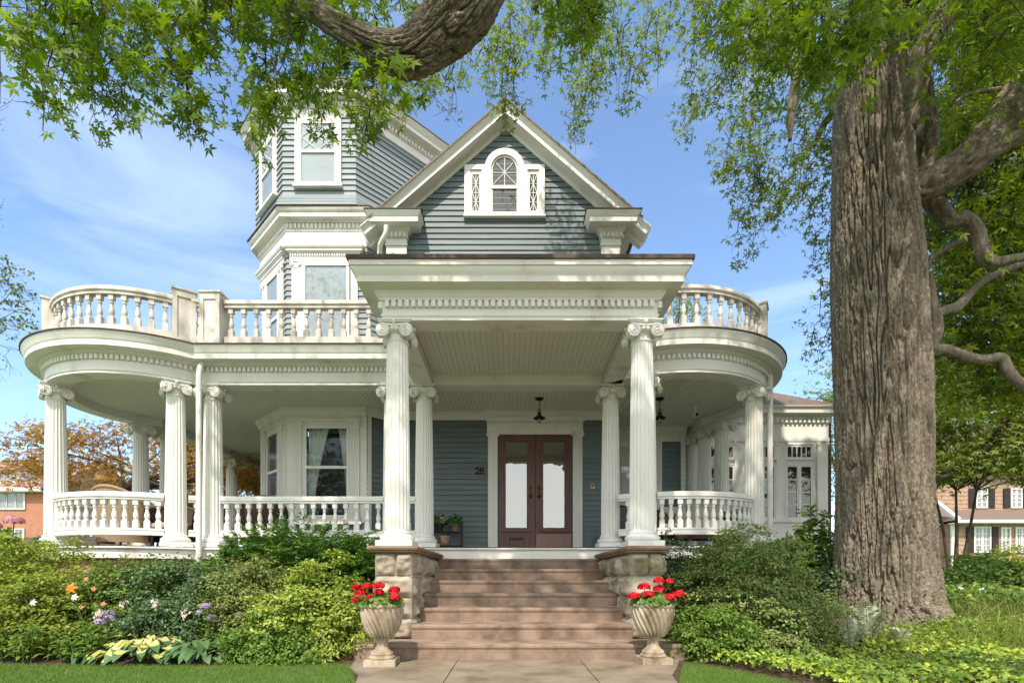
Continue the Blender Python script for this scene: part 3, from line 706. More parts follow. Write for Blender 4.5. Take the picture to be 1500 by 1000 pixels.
m=MB(); m.fbox(fG,GX(660),GX(830),.02,.09,GZ(384),GZ(380.2)); m.fbox(fG,GX(657),GX(833),.02,.12,GZ(380.2),GZ(378)); part('window_cornice',m,M['white'],house)
window(fG,GX(676),GX(739),ZDECK+.45,GZ(388),cas=.07,meet=6.1,back='blind'); window(fG,GX(752),GX(815),ZDECK+.45,GZ(388),cas=.07,meet=6.1,back='blind')
# main block behind
m=MB(); m.box(-5.4,3.15,13.6,20,ZDECK,HZ(7.2)); part('rear_wall',m,M['siding'],house)
m=MB(); m.add([(-5.5,13.1,HZ(7.2)),(3.42,13.1,HZ(7.2)),(3.42,16.3,HZ(10.25)),(-5.5,16.3,HZ(10.25)),(3.42,20,HZ(7.2)),(-5.5,20,HZ(7.2))],[(0,1,2,3),(3,2,4,5)]); part('roof',m,M['slate'],house)

# --- front door
fD=Frame((0,11.1),(1,11.1)); DX=lambda px: wx(px,11.1); DZ=lambda py: wz(py,11.1)
m=MB(); z1=DZ(637)
pilaster(m,fD,DX(722),.2,ZF,z1+.07,.075,3); pilaster(m,fD,DX(845.6),.2,ZF,z1+.07,.075,3)
m.fbox(fD,DX(729.6),DX(837.6),.02,.06,z1,z1+.07); head(m,fD,DX(713.5),DX(853.5),z1+.07,.21,over=.16,ch=.27)
m.fbox(fD,DX(726),DX(841),.0,.14,ZF-.005,ZF+.045)
dfm=part('door_surround',m,M['white'],house,smooth=35)
for a,b_,nm in ((731,783.4,'L'),(784.4,836.8,'R')):
    zl=ZF+.05; m=MB(); x0,x1=DX(a),DX(b_); g=[(741,771.5),(795.5,826.5)][nm=='R']; gx0,gx1=DX(g[0]),DX(g[1]); gz0,gz1=DZ(773),DZ(648)
    m.fbox(fD,x0,gx0,.02,.06,zl,z1); m.fbox(fD,gx1,x1,.02,.06,zl,z1); m.fbox(fD,gx0,gx1,.02,.06,zl,gz0); m.fbox(fD,gx0,gx1,.02,.06,gz1,z1)
    # raised moulding round the pane and the little ledge under it
    t=.035
    for q in ((gx0-t,gx0,gz0-t,gz1+t),(gx1,gx1+t,gz0-t,gz1+t),(gx0,gx1,gz1,gz1+t),(gx0,gx1,gz0-t,gz0)): m.fbox(fD,q[0],q[1],.06,.078,q[2],q[3])
    m.fbox(fD,gx0-.08,gx1+.08,.06,.115,gz0-.085,gz0-.035)
    d=part('door',m,M['wood'],house,smooth=None,label='left leaf of the oak door' if nm=='L' else 'right leaf of the oak door')
    gm=MB(); gm.quad(fD.pt(gx0,.04,gz0),fD.pt(gx1,.04,gz0),fD.pt(gx1,.04,gz1),fD.pt(gx0,.04,gz1)); part('door_pane',gm,M['door_glass'],d)
    bm=MB(); bm.quad(fD.pt(gx0,.026,gz0),fD.pt(gx1,.026,gz0),fD.pt(gx1,.026,gz1),fD.pt(gx0,.026,gz1)); part('painted_dark_room',bm,M['dark'],d)
    cx_=DX(777.5) if nm=='L' else DX(789.5)
    h=MB(); h.fbox(fD,cx_-.03,cx_+.03,.06,.068,DZ(731),DZ(711)); h.sphere(fD.pt(cx_,.10,DZ(727)),.032,12,8); h.tube([fD.pt(cx_,.06,DZ(727)),fD.pt(cx_,.1,DZ(727))],.012,8); h.sphere(fD.pt(cx_,.07,DZ(715.5)),.018,10,6)
    part('handle',h,M['bronze'],d,smooth=40)
    if nm=='L':
        h=MB(); h.fbox(fD,DX(746),DX(767),.06,.07,DZ(791),DZ(787)); h.fbox(fD,DX(748.5),DX(764.5),.07,.075,DZ(790),DZ(788.2)); part('mail_slot',h,M['black'],d)
    else:
        h=MB(); h.fbox(fD,x0+.01,x1-.01,.0605,.066,ZF+.06,DZ(782)); part('kick_panel',h,M['kick'],d)
# house number, doorbell, outlet, camera
m=MB(); u=DX(696); zc=DZ(689.5)
def digit(pts,x): m.tube([(x+p*.1,11.1-.03,zc+(q-.5)*.135) for p,q in pts],.015,6)
digit([(.05,.72),(.15,.93),(.45,1),(.75,.9),(.82,.7),(.6,.45),(.1,.04),(.15,.02),(.5,.06),(.88,.0),(.92,.14)],u)
digit([(.5,.53),(.2,.65),(.15,.82),(.35,.98),(.65,.98),(.85,.82),(.8,.65),(.5,.53),(.15,.38),(.1,.18),(.35,.02),(.65,.02),(.9,.18),(.85,.38),(.5,.53)],u+.095)
part('house_number',m,M['bronze'],house,smooth=50)
m=MB(); m.fbox(fD,DX(864.3),DX(870.8),.02,.045,DZ(716.5),DZ(708)); m.sphere(fD.pt(DX(868),.05,DZ(711)),.02,10,6); part('doorbell',m,M['brass'],house)
m=MB(); m.fbox(fD,DX(867),DX(872),.02,.06,DZ(788),DZ(782)); m.tube([fD.pt(DX(869.5),.04,DZ(788)),fD.pt(DX(869.5),.04,DZ(800))],.012,6); part('outlet_box',m,M['siding'],house)
cp=at(1018,608,10.6); m=MB(); m.lathe([(.05,0),(.055,.03),(.05,.055),(.02,.06)],(cp[0],cp[1],ZCEIL-.065),14); m.tube([(cp[0],cp[1],ZCEIL-.06),(cp[0],cp[1]-.02,cp[2]+.02)],.02,8); m.tube([(cp[0],cp[1]+.05,cp[2]+.01),(cp[0]+.01,cp[1]-.09,cp[2]-.01)],.048,14)
cam_=part('security_camera',m,M['white'],house,smooth=40); h=MB(); h.sphere((cp[0]+.01,cp[1]-.085,cp[2]-.012),.034,12,8); part('lens',h,M['black'],cam_,smooth=0)
# window on the recessed right wall
fR=Frame((2.2,12.2),(4.05,12.2)); w=window(fR,.14,.557,wz(733,12.2),wz(655,12.2),cas=.08,meet=wz(692,12.2),back='lace',label='lace curtained window behind the right columns')
m=MB(); pilaster(m,fR,.76,.2,ZF,ZCEIL-.34,.06); m.fbox(fR,.02,.9,.02,.055,wz(648,12.2),ZCEIL-.33); part('window_surround',m,M['white'],w,smooth=35)

# --- sunroom wing on the right
SY=12.8; fS=Frame((4.1,SY),(7.73,SY)); SX=lambda px: wx(px,SY)-4.1; SZ=lambda py: wz(py,SY)
m=MB(); m.box(4.1,7.73,SY,18,1.0,SZ(646)); 
SP=[(4.1,SY),(7.73,SY),(7.73,18)]
m.sweep(SP,[(0,SZ(646)),(.02,SZ(646)),(.03,SZ(643)),(.01,SZ(640)),(.01,SZ(621)),(.03,SZ(620)),(.03,SZ(611)),(.07,SZ(609.5)),(.08,SZ(608)),(.19,SZ(607.5)),(.19,SZ(602.5)),(.24,SZ(599)),(.24,SZ(598)),(0,SZ(598))])
m.dentils(SP,.03,.075,SZ(619.5),SZ(611.5),.11,.06)
m.fbox(fS,0,3.63,.0,.05,1.0,SZ(790)); m.fbox(fS,0,3.63,.0,.07,SZ(765),SZ(760))
for px in (1082,1143,1203): pilaster(m,fS,SX(px),.235,SZ(764),SZ(646),.06,0)
part('sunroom_wall',m,M['white'],house,smooth=35,label='white sunroom wing beside the big trunk')
for x0,x1 in ((1099,1132),(1152,1186),(1040,1072)):
    xm=(x0+x1)/2
    w=window(fS,SX(x0),SX(xm-3),SZ(758),SZ(684),cas=.02,sill=False,back='dark',grid=(1,4),depth=.07,name='window'); window(fS,SX(xm+3),SX(x1),SZ(758),SZ(684),cas=.02,sill=False,back='dark',grid=(1,4),depth=.0701)
    t=window(fS,SX(x0),SX(x1),SZ(670),SZ(655),cas=.03,sill=False,back='dark',depth=.069,grid=(5,1),name='transom_window')
m=MB(); m.add([(3.9,SY-.24,SZ(598)),(7.97,SY-.24,SZ(598)),(7.97,18,SZ(598)),(5.9,16,SZ(598)+1.9),(3.9,16,SZ(598)+1.9)],[(0,1,3,4),(1,2,3)]); part('roof',m,M['brown_shingle'],house)
m=MB(); m.tube([(7.79,SY+.05,SZ(600)),(7.79,SY+.05,1.0)],.045,8); part('downspout',m,M['flash'],house,smooth=40)
# ================================================================== GROUND, STEPS, PIERS, URNS, PORCH FURNITURE
def gz(x, y):
    x = np.asarray(x, float); y = np.asarray(y, float)
    side = 1 - (1-sstep(1.5, 2.3, np.abs(x-.12)))*(1-sstep(9.0, 9.6, y))
    return .5*sstep(5.75, 8.0, y)*side + .75*sstep(11, 20, y) + .25*sstep(20, 45, y) + .03*np.sin(x*1.3)*np.sin(y*1.7)*sstep(6.2, 8, y)*side
def gzf(x, y): return float(gz(x, y))
M['soil'] = surf('mulched_soil', [(.045,.028,.018),(.085,.055,.035),(.12,.085,.055)], 9, (1,1,1), .95, 60, .8, .02, detail=9)
M['turf'] = surf('short_turf', [(.055,.11,.018),(.085,.16,.03),(.12,.19,.04)], 5, (1,1,1), .9, 160, .6, .01, detail=9)
xs = np.concatenate([np.linspace(-260,-14,26), np.linspace(-13,13,131), np.linspace(14,260,26)]); ys = np.concatenate([np.linspace(-60,3,22), np.linspace(3.2,13,99), np.linspace(13.5,50,50), np.linspace(60,420,20)])
X, Y = np.meshgrid(xs, ys); V = np.stack([X, Y, gz(X,Y)-.012], -1).reshape(-1,3); nx, ny = len(xs), len(ys)
idx = np.arange(nx*ny).reshape(ny,nx); Q = np.stack([idx[:-1,:-1],idx[:-1,1:],idx[1:,1:],idx[1:,:-1]],-1).reshape(-1,4)
g = link('ground', np_mesh('ground', V, Q, M['soil'])); g['kind']='structure'
lawnL = [(-30,-12),(-1.25,-12),(-1.3,3.5),(-1.38,4.68),(-1.62,5.35),(-1.75,5.7),(-2.6,5.62),(-4,5.60),(-5.4,5.66),(-7,5.6),(-30,5.7)]
lawnR = [(1.4,-12),(6,-12),(4.2,0),(3.2,3.4),(2.72,4.3),(2.5,4.75),(2.3,5.25),(2.02,5.7),(1.86,5.68),(1.76,5.4),(1.5,4.68),(1.42,3.5)]
m = MB(); m.prism(lawnL,-.05,.0); struct('lawn', m, M['turf'])
m = MB(); m.prism(lawnR,-.05,.0); struct('lawn', m, M['turf'])
m = MB(); back = [(-90,24),(90,24),(90,120),(-90,120)]
xs2=np.linspace(-120,120,60); ys2=np.linspace(21,160,40); X,Y=np.meshgrid(xs2,ys2); V=np.stack([X,Y,gz(X,Y)+.02],-1).reshape(-1,3); idx=np.arange(60*40).reshape(40,60); Q=np.stack([idx[:-1,:-1],idx[:-1,1:],idx[1:,1:],idx[1:,:-1]],-1).reshape(-1,4)
g=link('lawn', np_mesh('lawn', V, Q, M['turf'])); g['kind']='structure'
for xa,xb,ya,yb in ((-60,-9.6,5.7,21.5),(12.5,60,8.5,21.5),(8.2,12.5,13,21.5)):
    xs2=np.linspace(xa,xb,50); ys2=np.linspace(ya,yb,40); X,Y=np.meshgrid(xs2,ys2); V=np.stack([X,Y,gz(X,Y)+.012],-1).reshape(-1,3); idx=np.arange(50*40).reshape(40,50); Q=np.stack([idx[:-1,:-1],idx[:-1,1:],idx[1:,1:],idx[1:,:-1]],-1).reshape(-1,4)
    g=link('lawn', np_mesh('lawn', V, Q, M['turf'])); g['kind']='structure'
def inside(poly, x, y):
    c = np.zeros(len(x), bool); n=len(poly)
    for i in range(n):
        x0,y0=poly[i]; x1,y1=poly[i-1]
        k=((y0>y)!=(y1>y)) & (x < (x1-x0)*(y-y0)/((y1-y0)+1e-12)+x0); c ^= k
    return c
M['grass'] = leafmat('lawn_grass', [(.07,.14,.018),(.11,.20,.03),(.15,.25,.045),(.20,.27,.07)], .3, .5)
def grass(poly, x0,x1,y0,y1,n,h):
    x=rng.uniform(x0,x1,n); y=rng.uniform(y0,y1,n); k=inside(poly,x,y); x,y=x[k],y[k]; n=len(x)
    pos=np.stack([x,y,np.zeros(n)],-1); up=np.stack([rng.normal(0,.45,n),rng.normal(0,.45,n),np.ones(n)],-1)
    nr=rng.normal(size=(n,3)); nr[:,2]*=.2
    V,F=leaf_arrays(pos, nr, h*rng.uniform(.6,1.25,n), (BLADE[0]*np.array([1,2.4,1]),BLADE[1]), rng, up, .1)
    o=link('grass', np_mesh('grass',V,F,M['grass'])); o['kind']='stuff'; return o
grass(lawnL,-6.2,-1.3,4.1,5.75,42000,.034); grass(lawnR,1.4,3.2,4.1,5.75,16000,.034)
# concrete walk in slabs
m = MB()
def slab(xa0,xb0,ya,xa1,xb1,yb): m.prism([(xa0,ya),(xb0,ya),(xb1,yb),(xa1,yb)], -.06, .006+rnd.uniform(-.002,.002))
for (ya,l0,r0),(yb,l1,r1) in zip([(-12,-1.22,1.36),(1.2,-1.24,1.38),(4.3,-1.30,1.42),(5.05,-1.46,1.55),(5.5,-1.68,1.74)],[(1.19,-1.24,1.38),(4.29,-1.30,1.42),(5.05,-1.46,1.55),(5.5,-1.68,1.74),(6.25,-1.82,2.02)]):
    for a0,b0,a1,b1 in ((l0,-.605,l1,-.605),(-.595,.785,-.595,.785),(.795,r0,.795,r1)): slab(a0,b0,ya,a1,b1,yb)
struct('path', m, M['concrete'])

# --- front steps
steps = thing('front_steps', 'seven broad brownstone steps rising to the front porch', 'steps', (.14,6.0,0))
for k in range(1,8):
    y=6.0+.475*(k-1); z0,z1=.18*(k-1),.18*k; x0,x1=(-1.8,2.0) if k==1 else (-1.22,1.5)
    m=MB(); N=24; px_=[(x0+(x1-x0)*i/N, y+.006*math.sin(i*2.1+k)) for i in range(N+1)]
    wv=lambda: rnd.uniform(-.002,.002)
    m.sweep(px_, [(-.012,z0-(.004 if k>1 else .02)),(-.012,z1-.05),(0,z1-.045),(.002,z1-.02),(-.006,z1-.007),(-.02,z1),(-(.5 if k<7 else .3),z1+.002),(-(.5 if k<7 else .3),z0-.004)])
    part('step', m, M['brownstone'], steps, smooth=30)
# --- rock faced piers
M['rock'] = surf('rock_faced_sandstone', [(.19,.155,.115),(.35,.30,.235),(.46,.41,.335)], 3.2, (1,1,1.2), .9, 30, .5, .012, detail=9)
M['mossrock'] = surf('mossy_sandstone', [(.12,.125,.05),(.29,.25,.18),(.45,.395,.31)], 3.0, (1,1,1.2), .95, 30, .5, .012, detail=9, lo=.33, hi=.62)
def rock_block(m, x0,x1,y0,y1,z0,z1, seed):
    n=14
    def grid(o,u,v,nrm):
        vs=[];fs=[]
        for j in range(n+1):
            for i in range(n+1):
                a,b=i/n,j/n; e=min(1,6*min(a,1-a))*min(1,6*min(b,1-b)); P=Vector(o)+Vector(u)*a+Vector(v)*b
                d=e*(.022+.055*(noise.noise(P*4.5+Vector((seed*3.1,0,0)))+.6*noise.noise(P*11+Vector((0,seed*2.3,0)))+.3*noise.noise(P*25)+.3))-.010*(1-e); vs.append(P+Vector(nrm)*d)
        for j in range(n):
            for i in range(n): k=j*(n+1)+i; fs.append((k,k+1,k+n+2,k+n+1))
        m.add(vs,fs)
    X_,Y_,Z_=x1-x0,y1-y0,z1-z0
    grid((x0,y0,z0),(X_,0,0),(0,0,Z_),(0,-1,0)); grid((x1,y0,z0),(0,Y_,0),(0,0,Z_),(1,0,0)); grid((x0,y1,z0),(0,-Y_,0),(0,0,Z_),(-1,0,0)); grid((x0,y0,z1),(X_,0,0),(0,Y_,0),(0,0,1))
for (x0,x1,mt,lb,wd) in ((-1.69,-1.23,'rock','clean tan rock faced stone pier left of the steps',0),(1.51,1.90,'mossrock','mossy green streaked stone pier right of the steps',1)):
    pr=thing('stone_pier', lb, 'pier', ((x0+x1)/2,6.6,.18)); m=MB(); zs=[.18,.44,.70,.97,1.25]
    for r in range(4):
        cuts=[6.55,7.2+.2*(r%2),8.0+.15*(r%2),8.9]
        for a,b in zip(cuts[:-1],cuts[1:]):
            if r in (0,3) and a==6.55:
                xm=x0+(x1-x0)*(.45+.1*r/3); rock_block(m,x0,xm-.008,a,b-.013,zs[r],zs[r+1]-.015,r*3+a+wd); rock_block(m,xm+.008,x1,a,b-.013,zs[r],zs[r+1]-.015,r*3+a+wd+5)
            else: rock_block(m,x0,x1,a,b-.013,zs[r],zs[r+1]-.015,r*3+a+wd)
    m.box(x0+.025,x1-.025,6.575,8.87,.15,1.25); part('pier_body', m, M[mt], pr, smooth=0)
    m=MB(); lp=[(x0,6.55),(x1,6.55),(x1,8.9),(x0,8.9)]
    m.sweep(lp,[(-.18,1.252),(.03,1.252),(.045,1.256),(.05,1.272),(.075,1.285),(.085,1.305),(.08,1.325),(.065,1.335),(-.18,1.337)],loop=True); m.box(x0+.17,x1-.17,6.72,8.73,1.25,1.335)
    part('cap_stone', m, M['capstone'], pr, smooth=30)

# --- urns with geraniums
def urn_mesh(sd):
    m=MB(); m.box(-.165,.165,-.165,.165,0,.066)
    prof=[(.135,.066),(.142,.08),(.135,.098),(.118,.105),(.122,.118),(.112,.14),(.078,.165),(.062,.20),(.06,.235),(.068,.262),(.085,.272),(.082,.285)]
    m.lathe(prof, n=40)
    n=160; pr=[(.085,.285),(.118,.302),(.15,.345),(.178,.40),(.198,.455),(.212,.52),(.22,.575),(.224,.612)]; vs=[];fs=[]
    zz=np.linspace(0,1,26); R_=np.interp(np.linspace(0,1,26)*(len(pr)-1),range(len(pr)),[p[0] for p in pr]); Z_=np.interp(np.linspace(0,1,26)*(len(pr)-1),range(len(pr)),[p[1] for p in pr])
    for i in range(26):
        amp=.014*min(1,(25-i)/3)*min(1,(i+1)/3)
        for k in range(n):
            a=2*PI*k/n; c=math.cos(22*(a+ .95*Z_[i]/.3*.6)); r=R_[i]+amp*(abs(c)**.7*(1 if c>0 else -1)); vs.append((r*math.cos(a),r*math.sin(a),Z_[i]))
    for i in range(25):
        for k in range(n): fs.append((i*n+k,i*n+(k+1)%n,(i+1)*n+(k+1)%n,(i+1)*n+k))
    m.add(vs,fs); 
    vs=[];fs=[]; ring=[(.222,.612,0),(.232,.618,.004),(.236,.632,.006),(.230,.648,.006),(.205,.65,.004),(.195,.60,0),(.0,.59,0)]
    for r,z,am in ring:
        for k in range(n): a=2*PI*k/n; q=am*math.cos(26*a); vs.append(((r+q)*math.cos(a),(r+q)*math.sin(a),z+q*.8))
    for i in range(len(ring)-1):
        for k in range(n): fs.append((i*n+k,i*n+(k+1)%n,(i+1)*n+(k+1)%n,(i+1)*n+k))
    m.add(vs,fs)
    return m.data('planter_urn', M['urn'], 40)
UM=urn_mesh(0)
M['geranium'] = leafmat('geranium_leaf', [(.07,.135,.02),(.10,.19,.035),(.16,.25,.05)], .25)
M['red'] = leafmat('red_petal', [(.55,.005,.012),(.70,.012,.02),(.45,.004,.02)], .2, .5, (1,.6,.6))
M['stem'] = surf('green_stem', [(.07,.13,.03),(.12,.18,.05)], 8, rough=.6)
def scallop():
    n=8; vs=[(0,0,-.12)]+[(math.cos(2*PI*k/n)*.5*(1 if k%2 else .86),math.sin(2*PI*k/n)*.5*(1 if k%2 else .86),.06) for k in range(n)]
    return np.array(vs,float), np.array([(0,k+1,(k+1)%n+1,(k+1)%n+1) for k in range(0,n)])[::1]
SC_V,SC_Q=scallop(); SCALLOP=(SC_V, np.array([(0,1,2,3),(0,3,4,5),(0,5,6,7),(0,7,8,1)]))
def geranium(x,y,z,heads,lab,seed):
    g=np.random.default_rng(seed); t=thing('geranium',lab,'flowers',(x,y,z),None)
    n=420; a=g.uniform(0,2*PI,n); r=.235*np.sqrt(g.uniform(0,1,n)); hh=.17*np.sqrt(np.clip(1-(r/.26)**2,0,1))*g.uniform(.45,1.05,n)
    pos=np.stack([x+r*np.cos(a),y+r*np.sin(a),z-.03+hh],-1); nr=np.stack([np.cos(a)*r*3,np.sin(a)*r*3-.3,np.ones(n)*.7],-1)+g.normal(0,.3,(n,3))
    leaf_part('foliage',[leaf_arrays(pos,nr,g.uniform(.05,.085,n),SCALLOP,g)],M['geranium'],t)
    for hx,hz,hr in heads:
        hy=y-.10+g.uniform(-.06,.08); c=np.array([x+hx,hy,z+hz]); k=90; d=unit(g.normal(size=(k,3))); d[:,2]=np.abs(d[:,2])*.8-.1
        leaf_part('flower_head',[leaf_arrays(c+d*hr*1.3*g.uniform(.75,1,(k,1)),d+g.normal(0,.25,(k,3)),g.uniform(.03,.042,k),SCALLOP,g)],M['red'],t)
        m=MB(); m.tube([(x+hx*.5,y,z+.02),(x+hx*.9,hy+.01,z+hz-.05),(c[0],c[1],c[2])],.004,5); part('flower_stem',m,M['stem'],t)
for (x,y,lb,lg,heads,sd) in ((-1.385,5.66,'swirl fluted stone urn holding geraniums left of the steps','red geranium filling the urn left of the steps',[(-.27,.20,.036),(-.20,.14,.042),(-.15,.21,.04),(-.24,.075,.03),(.0,.21,.055),(.0,.15,.042),(.15,.17,.048),(.165,.10,.046),(-.1,.10,.025)],3),
                       (1.565,5.78,'swirl fluted stone urn holding geraniums right of the steps','red geranium filling the urn right of the steps',[(-.22,.10,.052),(-.12,.20,.055),(-.08,.12,.05),(.05,.27,.045),(.06,.18,.05),(.14,.27,.03),(.13,.09,.05),(.24,.125,.05),(.1,.03,.035)],8)):
    u=link('planter_urn',UM,None,(x,y,.006)); u.rotation_euler=(0,0,.06); tag(u,lb,'planter'); geranium(x,y,.63,heads,lg,sd)

# --- porch lanterns
def lantern(x,y,lb):
    t=thing('hanging_lantern',lb,'lamp',(x,y,ZCEIL)); z=ZCEIL
    m=MB(); m.lathe([(.0,0),(.085,0),(.085,-.012),(.06,-.03),(.018,-.04),(.012,-.06)],(x,y,z),20); part('ceiling_canopy',m,M['black'],t,smooth=40)
    m=MB(); q=z-.06
    for i in range(5):
        zc=q-.018-i*.03; ax=(1,0) if i%2 else (0,1); m.tube([(x+ax[0]*.011*math.cos(a),y+ax[1]*.011*math.cos(a),zc+.02*math.sin(a)) for a in np.linspace(0,2*PI,11)],.0035,5,False)
    part('chain',m,M['black'],t)
    zt_=z-.215; m=MB()
    m.tube([(x-.03,y,zt_-.11),(x-.034,y,zt_-.02),(x-.02,y,zt_),(x+.02,y,zt_),(x+.034,y,zt_-.02),(x+.03,y,zt_-.11)],.006,6); m.lathe([(.012,.0),(.016,-.03),(.02,-.05),(.03,-.075),(.035,-.10),(.115,-.155),(.12,-.162),(.11,-.158),(.03,-.115)],(x,y,zt_-.01),24,cap=False)
    part('lamp_shade',m,M['black'],t,smooth=40)
    m=MB(); m.lathe([(.034,-.12),(.04,-.15),(.04,-.21),(.03,-.24),(.005,-.25)],(x,y,zt_-.01),16); part('glass_jar',m,M['glass'],t,smooth=40)
    m=MB(); m.sphere((x,y,zt_-.19),.022,10,8); part('bulb',m,M['cushion'],t,smooth=0)
    m=MB()
    for a in (0,PI/2): m.tube([(x+.044*math.cos(a),y+.044*math.sin(a),zt_-.15),(x+.044*math.cos(a),y+.044*math.sin(a),zt_-.22),(x+.02*math.cos(a),y+.02*math.sin(a),zt_-.262),(x-.02*math.cos(a),y-.02*math.sin(a),zt_-.262),(x-.044*math.cos(a),y-.044*math.sin(a),zt_-.22),(x-.044*math.cos(a),y-.044*math.sin(a),zt_-.15)],.004,5)
    part('wire_cage',m,M['black'],t)
lantern(wx(790,10.2),10.2,'black barn lantern hanging before the front door'); lantern(wx(966.5,10.2),10.2,'black barn lantern hanging over the right round porch')

# --- porch furniture
def barrel_chair(x,y,rz,lb,matn,R=.46,hb=1.2,ha=.66,sw=.45):
    t=thing('wicker_chair',lb,'chair',(x,y,ZF+.003),None,rz); wm=M[matn]
    m=MB(); n=36; vs=[];fs=[]; nz=14
    top=lambda a: ha+(hb-ha)*max(0,math.cos(a))**.8 if abs(a)<PI/2 else ha
    for i in range(n+1):
        a=-2.0+4.0*i/n; 
        for j in range(nz+1):
            zt_=.12+(top(a)-.12)*j/nz; rr=R*(.9+.12*j/nz)+(.006 if (i+j)%2 else 0); vs.append((rr*math.sin(a),rr*math.cos(a),zt_))
    for i in range(n):
        for j in range(nz): k=i*(nz+1)+j; fs.append((k,k+nz+1,k+nz+2,k+1))
    o=[(v[0]*.93,v[1]*.93,v[2]) for v in vs]; m.add(vs,fs); m.add(o,fs); part('wicker_back',m,wm,t,(0,0,0))
    m=MB(); m.tube([(R*1.0*math.sin(a),R*1.0*math.cos(a),top(a)) for a in np.linspace(-2.0,2.0,41)],.035,8); part('rolled_rim',m,wm,t,(0,0,0),smooth=60)
    m=MB(); m.lathe([(R*.82,.30),(R*.85,.33),(R*.85,.36)],n=30); part('seat',m,wm,t,(0,0,0)); m=MB(); m.lathe([(.0,.36),(R*.76,.36),(R*.80,.39),(R*.78,.44),(R*.6,.46),(0,.465)],n=30,cap=False); part('seat_pad',m,M['cushion'],t,(0,0,0),smooth=50)
    for a in (-2.2,-.8,.8,2.2): m=MB(); m.tube([(R*.85*math.sin(a),R*.85*math.cos(a),0),(R*.8*math.sin(a),R*.8*math.cos(a),.32)],.022,8); part('leg',m,wm,t,(0,0,0))
    return t
barrel_chair(-7.2,9.85,3.05,'tan wicker chair with arched back on the left round porch','wicker',.50,1.11)
barrel_chair(-4.78,10.15,3.6,'dark brown wicker chair below the bay window','dark_wicker',.42,.98)
t=thing('porch_table','round dark wicker table behind the left curved balustrade','table',(-6.55,10.2,ZF+.003)); m=MB(); m.lathe([(.0,.66),(.42,.66),(.44,.68),(.44,.70),(.42,.715),(0,.716)],n=32); part('table_top',m,M['dark_wicker'],t,(0,0,0),smooth=40)
m=MB(); m.lathe([(.30,0),(.27,.1),(.17,.35),(.24,.58),(.30,.66)],n=28); part('pedestal',m,M['dark_wicker'],t,(0,0,0),smooth=40)
barrel_chair(-6.15,9.55,.4,'dark brown wicker chair turned from the lawn beside the round table','dark_wicker',.40,.80)
t=thing('wicker_sofa','low brown wicker sofa behind the right curved balustrade','sofa',(3.55,10.3,ZF+.003)); m=MB(); m.box(-.8,.8,-.35,.35,.22,.36); part('seat_frame',m,M['dark_wicker'],t,(0,0,0))
m=MB(); m.box(-.8,.8,.27,.37,.36,.80); part('backrest',m,M['dark_wicker'],t,(0,0,0))
for s in (-1,1): m=MB(); m.tube([(s*.74,-.36,.2),(s*.74,-.38,.56),(s*.74,-.2,.63),(s*.74,.3,.63)],.06,10); m.box(s*.74-.04,s*.74+.04,-.33,.3,.3,.6); part('arm',m,M['dark_wicker'],t,(0,0,0),smooth=50)
for sx in (-1,1):
    for sy in (-1,1): m=MB(); m.lathe([(.03,0),(.035,.22)],(sx*.72,sy*.3,0),10); part('leg',m,M['dark_wicker'],t,(0,0,0))
def cushion(x,y,z,w,d,h,lb,tilt=0):
    m=MB(); nu,nv=12,10; vs=[];fs=[]
    for s in (1,-1):
        for j in range(nv+1):
            for i in range(nu+1):
                u,v=2*i/nu-1,2*j/nv-1; e=(1-abs(u)**4)*(1-abs(v)**4); vs.append((u*w/2,v*d/2,s*h/2*(.35*(e>0)+.65*e**.5)))
    k0=(nu+1)*(nv+1)
    for s in (0,1):
        for j in range(nv):
            for i in range(nu): k=s*k0+j*(nu+1)+i; fs.append((k,k+1,k+nu+2,k+nu+1) if s==0 else (k,k+nu+1,k+nu+2,k+1))
    m.add(vs,fs); o=link('cushion',m.data('cushion',M['cushion'],60),None,(x,y,z)); o.rotation_euler=(tilt,0,0); tag(o,lb,'cushion','cushions on the porch sofa'); return o
cushion(3.2,10.24,ZF+.44,.66,.62,.16,'beige seat cushion on the left half of the wicker sofa'); cushion(3.9,10.24,ZF+.44,.66,.62,.16,'beige seat cushion on the right half of the wicker sofa')
cushion(3.2,10.5,ZF+.70,.62,.42,.15,'upright beige cushion against the left end of the sofa back',1.35); cushion(3.9,10.5,ZF+.70,.62,.42,.15,'upright beige cushion against the right end of the sofa back',1.35)
barrel_chair(2.78,9.75,.9,'small brown wicker chair beside the right front column','dark_wicker',.36,.78)
# plant stand and pots
sx0,sx1,sy0=wx(634,10.75),wx(676,10.75),10.65
t=thing('plant_stand','black metal two shelf plant stand left of the door','plant stand',(sx0,sy0,ZF+.003)); L=sx1-sx0
for u in (0,L):
    for v in (0,.24): m=MB(); m.box(u-.012,u+.012,v-.012,v+.012,0,.62 if v else .60); part('leg',m,M['black'],t,(0,0,0))
for zz in (.12,.40):
    m=MB(); 
    for v in (0,.06,.12,.18,.24): m.box(.012,L-.012,v-.008,v+.008,zz,zz+.016)
    part('shelf',m,M['black'],t,(0,0,0))
m=MB(); m.box(.012,L-.012,.228,.252,.585,.61); part('top_rail',m,M['black'],t,(0,0,0))
M['pot_plant'] = leafmat('potted_leaf', [(.035,.10,.02),(.06,.15,.03),(.16,.24,.05)], .25)
M['whitepetal'] = leafmat('white_petal', [(.7,.7,.62),(.8,.8,.75)], .2, .6, (1,1,1))
M['brownpot'] = surf('brown_clay_pot', [(.17,.11,.075),(.24,.16,.11)], 9, rough=.85)
M['claypot'] = surf('pale_clay_pot', [(.36,.25,.19),(.44,.32,.25)], 9, rough=.85)
